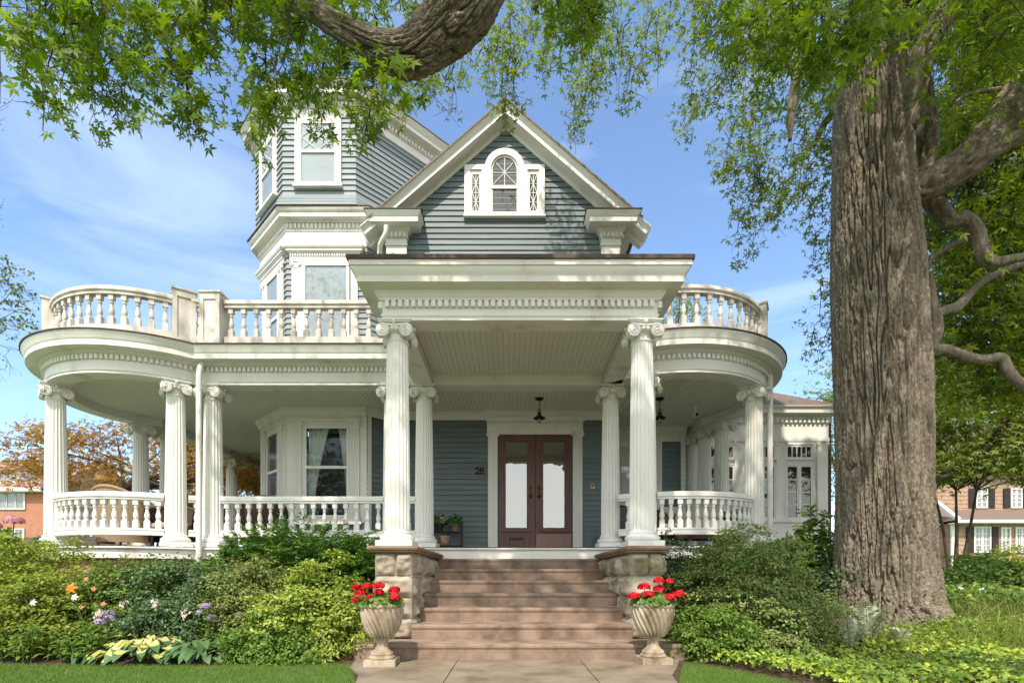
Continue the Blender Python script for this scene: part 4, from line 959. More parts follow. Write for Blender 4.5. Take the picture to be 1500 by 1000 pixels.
def pot(x,y,z,r,h,mt,lb,plant,pr,ph,n,ls,seed,flowers=False,saucer=False):
    m=MB(); m.lathe([(0,0),(r*.72,0),(r*.95,h*.8),(r*1.05,h*.8),(r*1.05,h),(r*.92,h),(r*.9,h*.85),(0,h*.85)],(0,0,.03 if saucer else 0),24,cap=False)
    p=thing('flower_pot',lb,'flower pot',(x,y,z)) if saucer else None
    if saucer:
        part('pot',m,M[mt],p,(0,0,0),smooth=35); m=MB(); m.lathe([(0,0),(r*1.1,0),(r*1.35,.04),(r*1.28,.045),(r*1.05,.02),(0,.02)],n=24,cap=False); part('saucer',m,M['terracotta'],p,(0,0,0),smooth=35)
    else:
        o=link('flower_pot',m.data('flower_pot',M[mt],35),None,(x,y,z)); tag(o,lb,'flower pot')
    g=np.random.default_rng(seed); t=thing('potted_plant',plant,'plant',(x,y,z+h)); d=unit(g.normal(size=(n,3))); d[:,2]=np.abs(d[:,2]); q=g.uniform(.5,1,(n,1)); pos=np.array([x,y,z+h*.95])+d*q*np.array([pr,pr,ph])
    leaf_part('foliage',[leaf_arrays(pos,d+g.normal(0,.4,(n,3)),g.uniform(.6,1.2,n)*ls,OVAL,g)],M['pot_plant'],t)
    if flowers:
        k=60; d=unit(g.normal(size=(k,3))); d[:,1]=-np.abs(d[:,1]); leaf_part('blossom',[leaf_arrays(np.array([x+.08,y-.06,z+h+.06])+d*.07,d,np.full(k,.035),SCALLOP,g)],M['whitepetal'],t)
zt_=ZF+.003
pot(sx0+.24,sy0+.12,zt_+.136,.10,.17,'claypot','pale clay pot in an orange saucer on the lower shelf','low grassy green plant in the pale clay pot',.10,.12,120,.06,31,False,True)
pot(sx0+.46,sy0+.12,zt_+.416,.085,.15,'brownpot','brown clay pot at the right end of the upper shelf','spreading green plant in the brown pot',.17,.22,150,.075,32)
pot(sx0+.12,sy0+.12,zt_+.416,.10,.17,'black','black pot at the left end of the upper shelf','bushy plant with white blossom in the black pot',.22,.20,240,.07,33,True)
# ================================================================== SHRUBS AND BEDS
def LM(n, cols, t=.3, **k): M[n]=leafmat(n, cols, t, **k)
LM('azalea_leaf', [(0.132,0.198,0.025),(0.225,0.291,0.037),(0.330,0.370,0.057),(0.171,0.225,0.037)])
LM('lime_leaf', [(0.143,0.209,0.028),(0.220,0.286,0.039),(0.297,0.330,0.055),(0.110,0.176,0.028)])
LM('azalea_green', [(0.078,0.156,0.026),(0.130,0.221,0.039),(0.195,0.273,0.052)])
LM('holly_leaf', [(0.044,0.094,0.037),(0.069,0.131,0.053),(0.106,0.181,0.069),(0.138,0.206,0.081)], .15, rough=.35)
LM('yew_needle', [(0.050,0.138,0.024),(0.083,0.199,0.033),(0.132,0.267,0.045),(0.215,0.345,0.060)], .2)
LM('box_leaf', [(0.103,0.166,0.041),(0.152,0.217,0.053),(0.213,0.270,0.068),(0.275,0.226,0.103)], .25)
LM('barberry_leaf', [(0.109,0.203,0.040),(0.150,0.255,0.052),(0.205,0.316,0.068),(0.300,0.290,0.129),(0.218,0.193,0.079)], .25)
LM('gold_leaf', [(0.201,0.287,0.043),(0.302,0.389,0.064),(0.431,0.489,0.101),(0.144,0.230,0.043)], .3)
LM('fresh_leaf', [(0.090,0.174,0.024),(0.132,0.228,0.036),(0.186,0.288,0.054)], .3)
LM('cover_leaf', [(0.144,0.259,0.028),(0.245,0.374,0.041),(0.374,0.475,0.062),(0.489,0.546,0.097),(0.129,0.216,0.041)], .3)
M['twig'] = surf('twig_bark', [(.07,.045,.03),(.14,.10,.07)], 20, rough=.9)
def dome(g, n, umin=-.05):
    u=g.uniform(umin,1,n); a=g.uniform(0,2*PI,n); s=np.sqrt(np.clip(1-u*u,0,1)); return np.stack([s*np.cos(a),s*np.sin(a),u],-1)
def lump(p, sc, seed): return np.array([noise.noise(Vector((float(q[0]*sc+seed),float(q[1]*sc),float(q[2]*sc)))) for q in p])
def shrub(name,label,cat,x,y,rx,ry,top,nc,per,ls,leaf,seed,tmpl=OVAL,flat=.55,cr=.13,lumpy=.28,group=None,z0=None,fill=.4,sprig=0):
    g=np.random.default_rng(seed); z=gzf(x,y) if z0 is None else z0; h=top-z
    t=thing(name,label,cat,(x,y,z),group)
    d=dome(g,nc); k=1+1.35*lumpy*lump(d,2.2,seed*7.1)+g.normal(0,.05,nc); S=np.array([rx,ry,h])
    c=np.array([x,y,z])+d*S*k[:,None]*.93
    N=nc*per; ci=np.repeat(np.arange(nc),per); off=g.normal(0,1,(N,3))*cr*.46*np.array([1,1,flat])
    pos=c[ci]+off; nr=unit(off*np.array([1,1,1.4])/cr+d[ci]*.5+np.array([0,-.1,.75+max(0,.6-flat)*1.6]))+g.normal(0,.33,(N,3))
    arr=[leaf_arrays(pos,nr,ls*1.25*g.uniform(.65,1.3,N),tmpl,g,d[ci]+off*3+np.array([0,0,.2]),.5)]
    nf=int(N*fill); d2=dome(g,nf); q=g.uniform(.45,.86,(nf,1)); pos2=np.array([x,y,z])+d2*S*q; arr.append(leaf_arrays(pos2,d2+g.normal(0,.5,(nf,3)),ls*1.25*g.uniform(.7,1.3,nf),tmpl,g))
    if sprig:                                               # shoots that break the outline
        ns=sprig; ds=dome(g,ns,.0); base=np.array([x,y,z])+ds*S*.93; L=g.uniform(.07,.2,ns); dirs=unit(ds+np.array([0,0,.5])+g.normal(0,.3,(ns,3))); kk=12
        tt=np.tile(np.linspace(0,1,kk),ns); si=np.repeat(np.arange(ns),kk); pos3=base[si]+dirs[si]*(L[si]*tt)[:,None]+g.normal(0,.008,(ns*kk,3)); arr.append(leaf_arrays(pos3,g.normal(size=(ns*kk,3))+np.array([0,-.3,.6]),ls*.9*g.uniform(.7,1.2,ns*kk),tmpl,g,dirs[si],.7))
    leaf_part('foliage',arr,M[leaf],t)
    m=MB()
    for i in range(7):
        a=2*PI*i/7+seed; m.tube([(x+.04*math.cos(a),y+.04*math.sin(a),z-.05),(x+rx*.25*math.cos(a),y+ry*.25*math.sin(a),z+h*.4),(x+rx*.55*math.cos(a),y+ry*.55*math.sin(a),z+h*.72)],[.022,.014,.006],5)
    part('stems',m,M['twig'],t)
    return t
def yew(name,label,x,y,rx,ry,top,ns,seed,leaf='yew_needle',nl=.05,z0=None,L=(.16,.36),bright=.0,group=None):
    g=np.random.default_rng(seed); z=gzf(x,y) if z0 is None else z0; h=top-z; S=np.array([rx,ry,h]); t=thing(name,label,'shrub',(x,y,z),group)
    d=dome(g,ns,.0); q=g.uniform(.55,.98,(ns,1))*(1+.22*lump(d,2.4,seed)[:,None]); base=np.array([x,y,z])+d*S*q; m=MB()
    dirs=unit(d*np.array([1.2,1,.6])+np.array([0,-.15,.22])+g.normal(0,.28,(ns,3))); LL=g.uniform(*L,ns); P=[];D=[];Nn=[]
    kk=26
    for br in range(5):                                     # a leader and four side shoots, each with two ranks of needles
        sgn=[0,1,-1,1,-1][br]; f0=[0,.2,.3,.5,.6][br]; side=unit(np.cross(dirs,np.array([0,0,1.]))); bd=unit(dirs+side*sgn*.9); bl=LL*[1,.6,.55,.45,.4][br]; b0=base+dirs*(LL*f0)[:,None]
        tt=np.linspace(.05,1,kk); si=np.repeat(np.arange(ns),kk); T=np.tile(tt,ns); droop=np.zeros((ns*kk,3)); droop[:,2]=-.12*LL[si]*T**2
        pp=b0[si]+bd[si]*(bl[si]*T)[:,None]+droop; sd=np.where(np.tile(np.arange(kk)%2,ns)==0,1.,-1.)[:,None]; P.append(pp); D.append(unit(np.cross(bd,np.array([0,0,1.])))[si]*sd+bd[si]*.7); up=np.zeros((ns*kk,3)); up[:,2]=1; Nn.append(up+g.normal(0,.35,(ns*kk,3)))
    P=np.concatenate(P);D=np.concatenate(D);Nn=np.concatenate(Nn); n=len(P)
    leaf_part('foliage',[leaf_arrays(P,Nn,nl*g.uniform(.8,1.3,n),(NARROW[0]*np.array([1,1.5,1]),NARROW[1]),g,D,.15)],M[leaf],t)
    for i in range(0,ns,3): m.tube([(x,y,z-.05),tuple(np.array([x,y,z])+(base[i]-np.array([x,y,z]))*np.array([.45,.45,.6])),tuple(base[i]),tuple(base[i]+dirs[i]*LL[i]*.8)],[.025,.012,.005,.002],4)
    part('stems',m,M['twig'],t); return t

shrub('azalea_bush','yellow green azalea bush at the far left below the round porch','shrub',-6.75,7.2,1.15,.85,1.55,260,42,.042,'azalea_leaf',1,flat=.26,cr=.17,sprig=60)
shrub('azalea_bush','low lime azalea bush spreading toward the hostas','shrub',-5.75,6.55,.85,.65,1.02,200,40,.04,'lime_leaf',2,flat=.26,cr=.16,sprig=40)
shrub('azalea_bush','loose green azalea bush dotted with faded orange bloom','shrub',-5.0,7.05,.75,.65,1.20,210,38,.042,'azalea_green',3,flat=.26,cr=.16,sprig=60)
shrub('azalea_bush','small green azalea under the curved porch skirt','shrub',-4.65,7.9,.85,.5,1.14,150,36,.042,'azalea_green',4,flat=.26,cr=.16,sprig=40)
shrub('holly_bush','dark glossy green holly bush behind the yellow hosta','shrub',-4.25,6.95,.92,.7,1.17,280,42,.038,'holly_leaf',5,flat=.34,cr=.15,lumpy=.35,sprig=70)
shrub('holly_bush','dark low holly bush hugging the ground behind the hosta flowers','shrub',-4.1,6.35,.7,.42,.66,150,40,.034,'holly_leaf',6,flat=.5,cr=.12,sprig=30)
yew('yew_bush','dark spreading yew bush growing up over the porch balustrade',-3.2,8.1,1.55,.6,1.72,680,7,z0=.45,L=(.2,.42))
yew('yew_bush','dark yew bush tight against the left stone pier',-2.05,7.6,.55,.5,1.50,170,8)
shrub('boxwood_bush','olive green bush with bronze tips behind the bright gold bush','shrub',-3.38,6.75,.72,.62,1.16,270,42,.032,'box_leaf',9,flat=.6,cr=.11,sprig=110)
shrub('euonymus_bush','bright yellow green bush beside the left urn','shrub',-2.35,6.35,.72,.55,1.07,260,42,.036,'gold_leaf',10,flat=.32,cr=.12,lumpy=.34,sprig=120)
shrub('boxwood_bush','deep green low bush at the lawn edge beside the left urn','shrub',-2.62,5.98,.62,.36,.52,170,40,.034,'fresh_leaf',11,flat=.6,cr=.10,sprig=60)
shrub('barberry_bush','large olive barberry bush with bronze tips right of the steps','shrub',3.05,6.95,1.12,.85,1.47,420,44,.034,'barberry_leaf',12,flat=.38,cr=.14,lumpy=.3,sprig=170)
shrub('boxwood_bush','low deep green bush beside the right urn','shrub',2.42,6.12,.58,.36,.56,170,40,.034,'fresh_leaf',13,flat=.6,cr=.10,sprig=50)
shrub('barberry_bush','smaller olive barberry bush at the right lawn edge','shrub',3.15,6.15,.5,.36,.62,160,40,.032,'barberry_leaf',14,flat=.55,cr=.11,sprig=60)
shrub('boxwood_bush','dark bush tight against the right stone pier','shrub',2.4,7.7,.55,.45,1.5,150,40,.04,'holly_leaf',24,flat=.55,cr=.12,sprig=40)
yew('yew_bush','dark yew bush under the right curved balustrade',3.5,8.2,1.0,.5,1.42,260,15)
shrub('rhododendron','leafy green rhododendron between the sunroom and the trunk','shrub',5.0,8.75,.55,.5,1.80,90,26,.10,'fresh_leaf',16,flat=.7,cr=.16,lumpy=.4,sprig=25)
shrub('rhododendron','dark rhododendron beside the right downspout','shrub',4.25,8.9,.5,.4,1.52,80,26,.09,'holly_leaf',17,flat=.7,cr=.16,lumpy=.4,sprig=20)
shrub('holly_bush','dark holly bush hidden behind the foot of the trunk','shrub',5.0,7.9,.7,.5,1.25,150,40,.045,'holly_leaf',18,flat=.5,cr=.14,sprig=30)
LM('blue_needle',[(.14,.22,.19),(.20,.29,.25),(.26,.34,.30)],.1)
yew('blue_spruce','pale blue green dwarf spruce by the left corner column',-8.35,9.1,.55,.45,1.72,130,19,leaf='blue_needle',nl=.05)
# hydrangea with one pink head
t=shrub('hydrangea','hydrangea with a pink flower head at the far left edge','shrub',wx(8,8.6),8.6,.45,.4,1.72,60,24,.10,'fresh_leaf',20,flat=.7,cr=.13)
LM('pink_petal',[(.55,.22,.28),(.65,.33,.38),(.60,.27,.33)],.2,tint=(1,.8,.8))
g=np.random.default_rng(5)
for hx,hy,hz,r in ((wx(21,8.25),8.25,wz(763,8.25),.13),(wx(-10,8.3),8.3,wz(770,8.3),.11)):
    d=unit(g.normal(size=(160,3))); d[:,2]=np.abs(d[:,2])-.15; leaf_part('flower_head',[leaf_arrays(np.array([hx,hy,hz])+d*r*np.array([1,1,.7]),d,np.full(160,.045),SCALLOP,g)],M['pink_petal'],t)
    m=MB(); m.tube([(wx(8,8.6),8.6,gzf(-8,8.6)),(hx,hy,hz)],.008,5); part('stems',m,M['stem'],t)
# hostas
LM('hosta_green',[(.045,.11,.035),(.07,.15,.05),(.09,.18,.06)],.15,rough=.5); LM('hosta_yellow',[(.42,.42,.10),(.55,.50,.16),(.62,.55,.24),(.33,.36,.07)],.2,rough=.5,tint=(1.05,1.05,.6))
def hosta(lab,x,y,r,h,n,ls,seed,leaf,centre=None,flowers=0,fc='whitepetal'):
    g=np.random.default_rng(seed); z=gzf(x,y); t=thing('hosta',lab,'plant',(x,y,z)); a=g.uniform(0,2*PI,n); q=np.sqrt(g.uniform(.03,1,n)); rr=r*q*.75
    el=(1-q)*1.0+.12; hz=h*(1-.75*q**1.5)*g.uniform(.75,1.05,n); pos=np.stack([x+rr*np.cos(a),y+rr*np.sin(a)*.8,z+hz*.85],-1); tip=np.stack([np.cos(a)*np.cos(el),np.sin(a)*np.cos(el),np.sin(el)-.35],-1)
    nr=np.stack([np.cos(a)*np.sin(el)*.4,np.sin(a)*.4*np.sin(el)-.25,np.ones(n)],-1)+g.normal(0,.15,(n,3)); s=ls*g.uniform(.75,1.2,n)
    st=g.bit_generator.state; leaf_part('leaf_blades',[leaf_arrays(pos,nr,s,BROAD,g,tip,.1)],M[leaf],t)
    if centre:
        g.bit_generator.state=st; T=BROAD[0]*np.array([.92,.84,1.0])+np.array([.03,0,.014]); leaf_part('leaf_centres',[leaf_arrays(pos,nr,s,(T,BROAD[1]),g,tip,.1)],M[centre],t)
    m=MB()
    for p in pos[::2]: m.tube([(x,y,z-.02),(x+(p[0]-x)*.4,y+(p[1]-y)*.4,z+(p[2]-z)*.8),tuple(p)],.005,4)
    part('leaf_stalks',m,M['stem'],t)
    for i in range(flowers):
        b=-.9+1.8*i/max(1,flowers-1)+g.uniform(-.15,.15); hx=x+b*r*.9; tp=(hx,y-.02,z+h+.20+.10*math.cos(b*2)); m=MB(); m.tube([(x+b*.1,y,z+.1),(x+b*r*.5,y,z+h*.8),(tp[0]+.02,tp[1],tp[2]-.02),(tp[0]-.03,tp[1]-.03,tp[2]-.03)],.005,5); part('flower_stalk',m,M['stem'],t)
        k=16; pp=np.array(tp)+np.stack([g.normal(0,.022,k)-.02,g.normal(0,.02,k),-g.uniform(0,.09,k)],-1); leaf_part('flower_bells',[leaf_arrays(pp,g.normal(size=(k,3))+np.array([0,-1,.2]),g.uniform(.035,.055,k),(OVAL[0]*np.array([1,1.2,1]),OVAL[1]),g,np.tile([0,0,-1.],(k,1)),.3)],M[fc],t)
LM('blush_bell',[(.62,.52,.47),(.72,.64,.60)],.2,tint=(1,.9,.85)); LM('lilac_petal',[(.34,.25,.42),(.45,.36,.52),(.28,.2,.36)],.2,tint=(1,.85,1.1))
hosta('yellow hosta with green edged leaves and pale flower bells',-4.18,5.98,.54,.42,84,.21,41,'hosta_green','hosta_yellow',4,'blush_bell')
hosta('plain green hosta between the yellow hosta and the bushes',-3.52,5.95,.45,.32,80,.16,42,'hosta_green',None,0)
hosta('small round leaved green hosta in front of the lilac phlox',-4.72,5.86,.26,.18,28,.12,43,'hosta_green',None,0)
# lily-like perennials at the lawn edge
def perennial(lab,x,y,h,n,ls,seed,leaf='fresh_leaf',name='phlox',group='leafy perennials along the left lawn edge',flower=None,fn=60,fr=.07):
    g=np.random.default_rng(seed); z=gzf(x,y); t=thing(name,lab,'plant',(x,y,z),group); arr=[];m=MB()
    fl=[]
    for s in range(n):
        bx,by=x+g.normal(0,.07),y+g.normal(0,.06); tx,ty,hh=bx+g.normal(0,.05),by+g.normal(0,.05),h*g.uniform(.75,1.1); m.tube([(bx,by,z-.02),((bx+tx)/2,(by+ty)/2,z+hh*.55),(tx,ty,z+hh)],[.006,.005,.003],5)
        k=int(14*max(.6,h/.35)); q=np.linspace(.15,1,k); a=np.arange(k)*2.4+g.uniform(0,6); pos=np.stack([bx+(tx-bx)*q,by+(ty-by)*q,z+hh*q],-1); tip=np.stack([np.cos(a),np.sin(a),np.full(k,.35)],-1); nr=np.stack([-np.cos(a)*.3,-np.sin(a)*.3-.15,np.ones(k)],-1)
        arr.append(leaf_arrays(pos,nr,ls*g.uniform(.7,1.15,k)*(1.1-.35*q),(BROAD[0]*np.array([1,.62,1]),BROAD[1]),g,tip,.15))
        if flower: d=unit(g.normal(size=(fn,3))); d[:,2]=np.abs(d[:,2])-.2; fl.append(leaf_arrays(np.array([tx,ty,z+hh+.02])+d*fr*np.array([1,1,.75]),d,np.full(fn,.03),SCALLOP,g))
    leaf_part('foliage',arr,M[leaf],t); part('stems',m,M['stem'],t)
    if fl: leaf_part('blossom',fl,M[flower],t)
for i in range(10): perennial('leafy green perennial without bloom at the left lawn edge',-5.95+.15*i+rnd.uniform(-.04,.04),5.85+rnd.uniform(-.05,.14)+(.12 if i%2 else 0),rnd.uniform(.24,.38),4,.15,60+i)
perennial('lilac phlox blooming left of the yellow hosta',-4.72,6.12,.42,4,.14,75,flower='lilac_petal',group=None)
perennial('lilac phlox blooming right of the yellow hosta',-3.62,6.2,.52,4,.12,76,flower='lilac_petal',group=None,fr=.06)
# day lily and stray blooms in the azalea
LM('orange_petal',[(.75,.20,.015),(.80,.28,.03)],.25,tint=(1,.8,.5)); LM('coral_petal',[(.60,.20,.10),(.68,.30,.18),(.55,.26,.16)],.25,tint=(1,.8,.7))
def lily(name,lab,x,y,z1,mt,r=.085,cat='flower'):
    z=gzf(x,y+.2); t=thing(name,lab,cat,(x,y+.2,z)); m=MB(); m.tube([(x,y+.2,z),(x,y+.1,(z+z1)/2+.1),(x,y,z1)],.006,5); part('stems',m,M['stem'],t); g=np.random.default_rng(int(abs(x)*100)+7)
    a=np.arange(6)*PI/3+.3; pos=np.tile([x,y,z1],(6,1)); tip=np.stack([np.cos(a),np.full(6,-.35),np.sin(a)],-1); leaf_part('petals',[leaf_arrays(pos,np.tile([0,-1.,.3],(6,1)),np.full(6,r),(BROAD[0]*np.array([1,.8,1]),BROAD[1]),g,tip,.05)],M[mt],t)
lily('day_lily','open orange day lily among the azaleas',wx(104,6.2),6.2,wz(861,6.2),'orange_petal',.075)
for i,(px,py,lb) in enumerate(((126,848,'coral azalea bloom above the orange day lily'),(151,884,'coral azalea bloom nearest the dark holly'),(137,862,'small coral azalea bloom right of the orange day lily'),(118,889,'lowest coral azalea bloom above the lilac phlox'))): lily('azalea_bloom',lb,wx(px,6.25),6.25,wz(py,6.25),'coral_petal',.036)
for px,py,lb in ((48,882,'white bloom at the left over the leafy perennials'),(109,874,'white bloom just below the orange day lily')): lily('white_lily',lb,wx(px,6.1),6.1,wz(py,6.1),'whitepetal',.048)

# --- right bed: fern, ground cover, grasses
LM('fern_leaf',[(.38,.40,.29),(.48,.50,.37),(.56,.57,.44),(.26,.31,.18)],.25,tint=(1.05,1.1,.8))
def fern(x,y,n,L,seed,lab):
    g=np.random.default_rng(seed); z=gzf(x,y); t=thing('painted_fern',lab,'fern',(x,y,z)); arr=[]; m=MB()
    for i in range(n):
        a=g.uniform(0,2*PI); l=L*g.uniform(.7,1.1); kk=26; q=np.linspace(0,1,kk); up=g.uniform(1.0,1.7); px_=x+np.cos(a)*l*q*.42; py_=y+np.sin(a)*l*q*.38; pz=z+l*up*(q-.42*q**2.4)
        P=np.stack([px_,py_,pz],-1); m.tube([tuple(p) for p in P[::5]],.004,4); tg=unit(np.gradient(P,axis=0)); sd=unit(np.cross(tg,np.array([0,0,1.]))); nr=np.cross(sd,tg)
        for s in (1,-1): arr.append(leaf_arrays(P[3:],nr[3:]+g.normal(0,.15,(kk-3,3)),.10*l/.6*np.sin(np.clip(q[3:]*.95+.08,0,1)*PI)**.7+.01,(NARROW[0]*np.array([1,1.3,1]),NARROW[1]),g,sd[3:]*s+tg[3:]*.4,.08))
    leaf_part('fronds',arr,M['fern_leaf'],t); part('stems',m,M['stem'],t)
fern(4.35,6.4,15,.58,81,'tall silvery fern against the left side of the trunk foot'); fern(4.0,6.2,11,.46,82,'shorter silvery fern beside the olive barberry'); fern(4.65,6.3,9,.38,83,'small silvery fern in front of the trunk foot')
coverpoly=[(2.6,4.2),(2.85,4.3),(2.62,4.8),(2.42,5.3),(2.15,5.72),(2.6,5.9),(3.4,6.0),(4.2,6.5),(5.0,6.75),(6,7.0),(9,7.4),(9.5,4.2)]
g=np.random.default_rng(90)
def cover(n,leaf,tm,ls,hmax,poly,bb,g,name='ground_cover',thresh=None,sc=1.2):
    x=g.uniform(bb[0],bb[1],n); y=g.uniform(bb[2],bb[3],n); k=inside(poly,x,y); x,y=x[k],y[k]
    nz=np.array([noise.noise(Vector((a*sc,b*sc,3.3))) for a,b in zip(x,y)])
    if thresh is not None: k=nz>thresh; x,y,nz=x[k],y[k],nz[k]
    n=len(x); hh=hmax*(.55+.75*nz)*g.uniform(.25,1,n)**.6; pos=np.stack([x,y,gz(x,y)+np.clip(hh,.01,None)],-1)
    nr=np.stack([g.normal(0,.45,n),g.normal(-.25,.45,n),np.ones(n)],-1); V,F=leaf_arrays(pos,nr,ls*g.uniform(.6,1.35,n),tm,g); o=link(name,np_mesh(name,V,F,M[leaf])); o['kind']='stuff'; return o
RLEAF=(BROAD[0]*np.array([1,1.25,1]),BROAD[1])
cover(15000,'cover_leaf',RLEAF,.05,.20,coverpoly,(2.1,8.5,4.2,7.3),g)
cover(5200,'fresh_leaf',RLEAF,.065,.24,coverpoly,(2.1,8.5,4.2,7.3),g,thresh=.02,sc=1.7)
LM('long_grass',[(.12,.19,.03),(.19,.26,.045),(.27,.33,.07)],.35)
def tuft(n,x0,x1,y0,y1,h,leaf,g,name,lean=.5):
    x=g.uniform(x0,x1,n); y=g.uniform(y0,y1,n); pos=np.stack([x,y,gz(x,y)],-1); up=np.stack([g.normal(.1,lean,n),g.normal(-.15,lean,n),np.ones(n)],-1); nr=g.normal(size=(n,3)); nr[:,2]=np.abs(nr[:,2])*.5
    V,F=leaf_arrays(pos,nr,h*g.uniform(.5,1.2,n),(BLADE[0]*np.array([1,.55,2.5]),BLADE[1]),g,up,.1); o=link(name,np_mesh(name,V,F,M[leaf])); o['kind']='stuff'
tuft(1500,4.3,6.6,6.0,6.7,.32,'long_grass',g,'long_grass'); tuft(2600,6.0,9.0,6.2,7.8,.36,'long_grass',g,'long_grass',.7); tuft(900,5.0,8.8,4.6,5.6,.26,'long_grass',g,'long_grass',.8)
back=[(6.1,7.4),(6.2,12),(16,12),(12,7.2)]
cover(6500,'fresh_leaf',RLEAF,.085,.40,back,(6,14,7.2,12),g,sc=.9); cover(3500,'cover_leaf',RLEAF,.07,.42,back,(6,14,7.2,12),g,thresh=.05,sc=.8)
for i,(px,d,rx,top,leaf,lb) in enumerate(((1400,9.6,.55,.98,'azalea_green','rounded green bush just right of the trunk'),(1450,11.2,.8,1.35,'fresh_leaf','green bush below the shingled house window'),(1490,10.2,.7,1.18,'azalea_green','green bush at the right picture edge'),(1425,13.5,.8,1.62,'lime_leaf','lime green bush before the shingled house corner'),(1480,14.5,1.1,1.75,'azalea_leaf','broad yellow green bush under the shingled house bay'))):
    shrub('garden_bush',lb,'shrub',wx(px,d),d,rx,rx*.8,top,110,30,.065,leaf,100+i,cr=.17,sprig=30)
for i,(px,py,d,mt,lb) in enumerate(((1386,870,8.4,'whitepetal','white flower just right of the trunk foot'),(1408,861,8.8,'whitepetal','white flower left of the paired lilac flowers'),(1440,865,8.9,'whitepetal','white flower between two lilac flowers'),(1453,861,9.2,'lilac_petal','lilac flower left of the grass mound top'),(1468,866,9.1,'lilac_petal','lilac flower right of the grass mound top'),(1434,888,8.2,'lilac_petal','lowest lilac flower above the long grass'),(1452,830,12.5,'pink_petal','pink flower under the dark shutter'),(1488,842,12,'pink_petal','pink flower under the bay window'))): lily('garden_flower',lb,wx(px,d),d,wz(py,d),mt,.075)
m=MB()
for i in range(9):
    a=rnd.uniform(0,PI); x=wx(1398+rnd.uniform(-12,14),10.6); y=10.6+rnd.uniform(-.2,.2); z=gzf(x,y)+rnd.uniform(.35,.5); m.tube([(x-.25*math.cos(a),y-.2*math.sin(a),z-.05),(x,y,z),(x+.25*math.cos(a),y+.2*math.sin(a),z-.03)],[.03,.045,.025],6)
o=link('driftwood',m.data('driftwood',M['urn'],50)); tag(o,'pile of weathered grey driftwood in the right bed','driftwood')
# ================================================================== TREES
def barkmat(name, base, fleck, fl2):
    m, nt, b, out = mat(name); v = worldpos(nt,(2.2,2.2,.3)); w_ = worldpos(nt)
    c1 = ramp(nt, noisetex(nt,v,6,9,.65), [(.3,base[0]),(.5,base[1]),(.7,base[2])])
    f1 = ramp(nt, noisetex(nt,w_,26,6,.7), [(.52,(0,0,0)),(.66,(1,1,1))]); f2 = ramp(nt, noisetex(nt,w_,2.6,5,.6), [(.5,(0,0,0)),(.68,(.7,.7,.7))])
    a = nt.nodes.new('ShaderNodeMixRGB'); nt.links.new(f1,a.inputs['Fac']); nt.links.new(c1,a.inputs['Color1']); a.inputs['Color2'].default_value=(*fleck,1)
    d = nt.nodes.new('ShaderNodeMixRGB'); nt.links.new(f2,d.inputs['Fac']); nt.links.new(a.outputs['Color'],d.inputs['Color1']); d.inputs['Color2'].default_value=(*fl2,1)
    nt.links.new(d.outputs['Color'],b.inputs['Base Color']); b.inputs['Roughness'].default_value=.95; b.inputs['Specular IOR Level'].default_value=.15
    ad = nt.nodes.new('ShaderNodeMath'); ad.operation='ADD'; nt.links.new(noisetex(nt,worldpos(nt,(1,1,.35)),30,8,.7),ad.inputs[0]); nt.links.new(noisetex(nt,w_,75,5,.7),ad.inputs[1]); bump(nt,b,ad.outputs[0],.9,.022); return m
M['bark'] = barkmat('furrowed_bark', [(.105,.085,.063),(.235,.195,.148),(.335,.285,.222)], (.39,.345,.28), (.195,.19,.12))
M['dark_bark'] = surf('dark_twig_bark', [(.045,.033,.024),(.09,.066,.048)], 8, (1,1,.5), .95, 40, .5, .01)
LM('sweet_leaf',[(.125,.20,.018),(.175,.25,.025),(.225,.29,.035),(.28,.33,.05),(.10,.165,.02)],.52,tint=(1.25,1.35,.45))
LM('near_leaf',[(.11,.19,.014),(.155,.24,.02),(.21,.285,.03),(.09,.155,.016)],.55,tint=(1.25,1.4,.4))
LM('far_leaf',[(.13,.19,.03),(.17,.23,.04),(.22,.27,.055),(.28,.31,.08)],.5,tint=(1.2,1.25,.5))
LM('bronze_leaf',[(.28,.145,.03),(.38,.215,.045),(.46,.29,.07),(.22,.12,.035),(.34,.26,.07)],.4,tint=(1.3,1.0,.45))
LM('locust_leaf',[(.10,.15,.04),(.15,.20,.06),(.22,.25,.09)],.4)
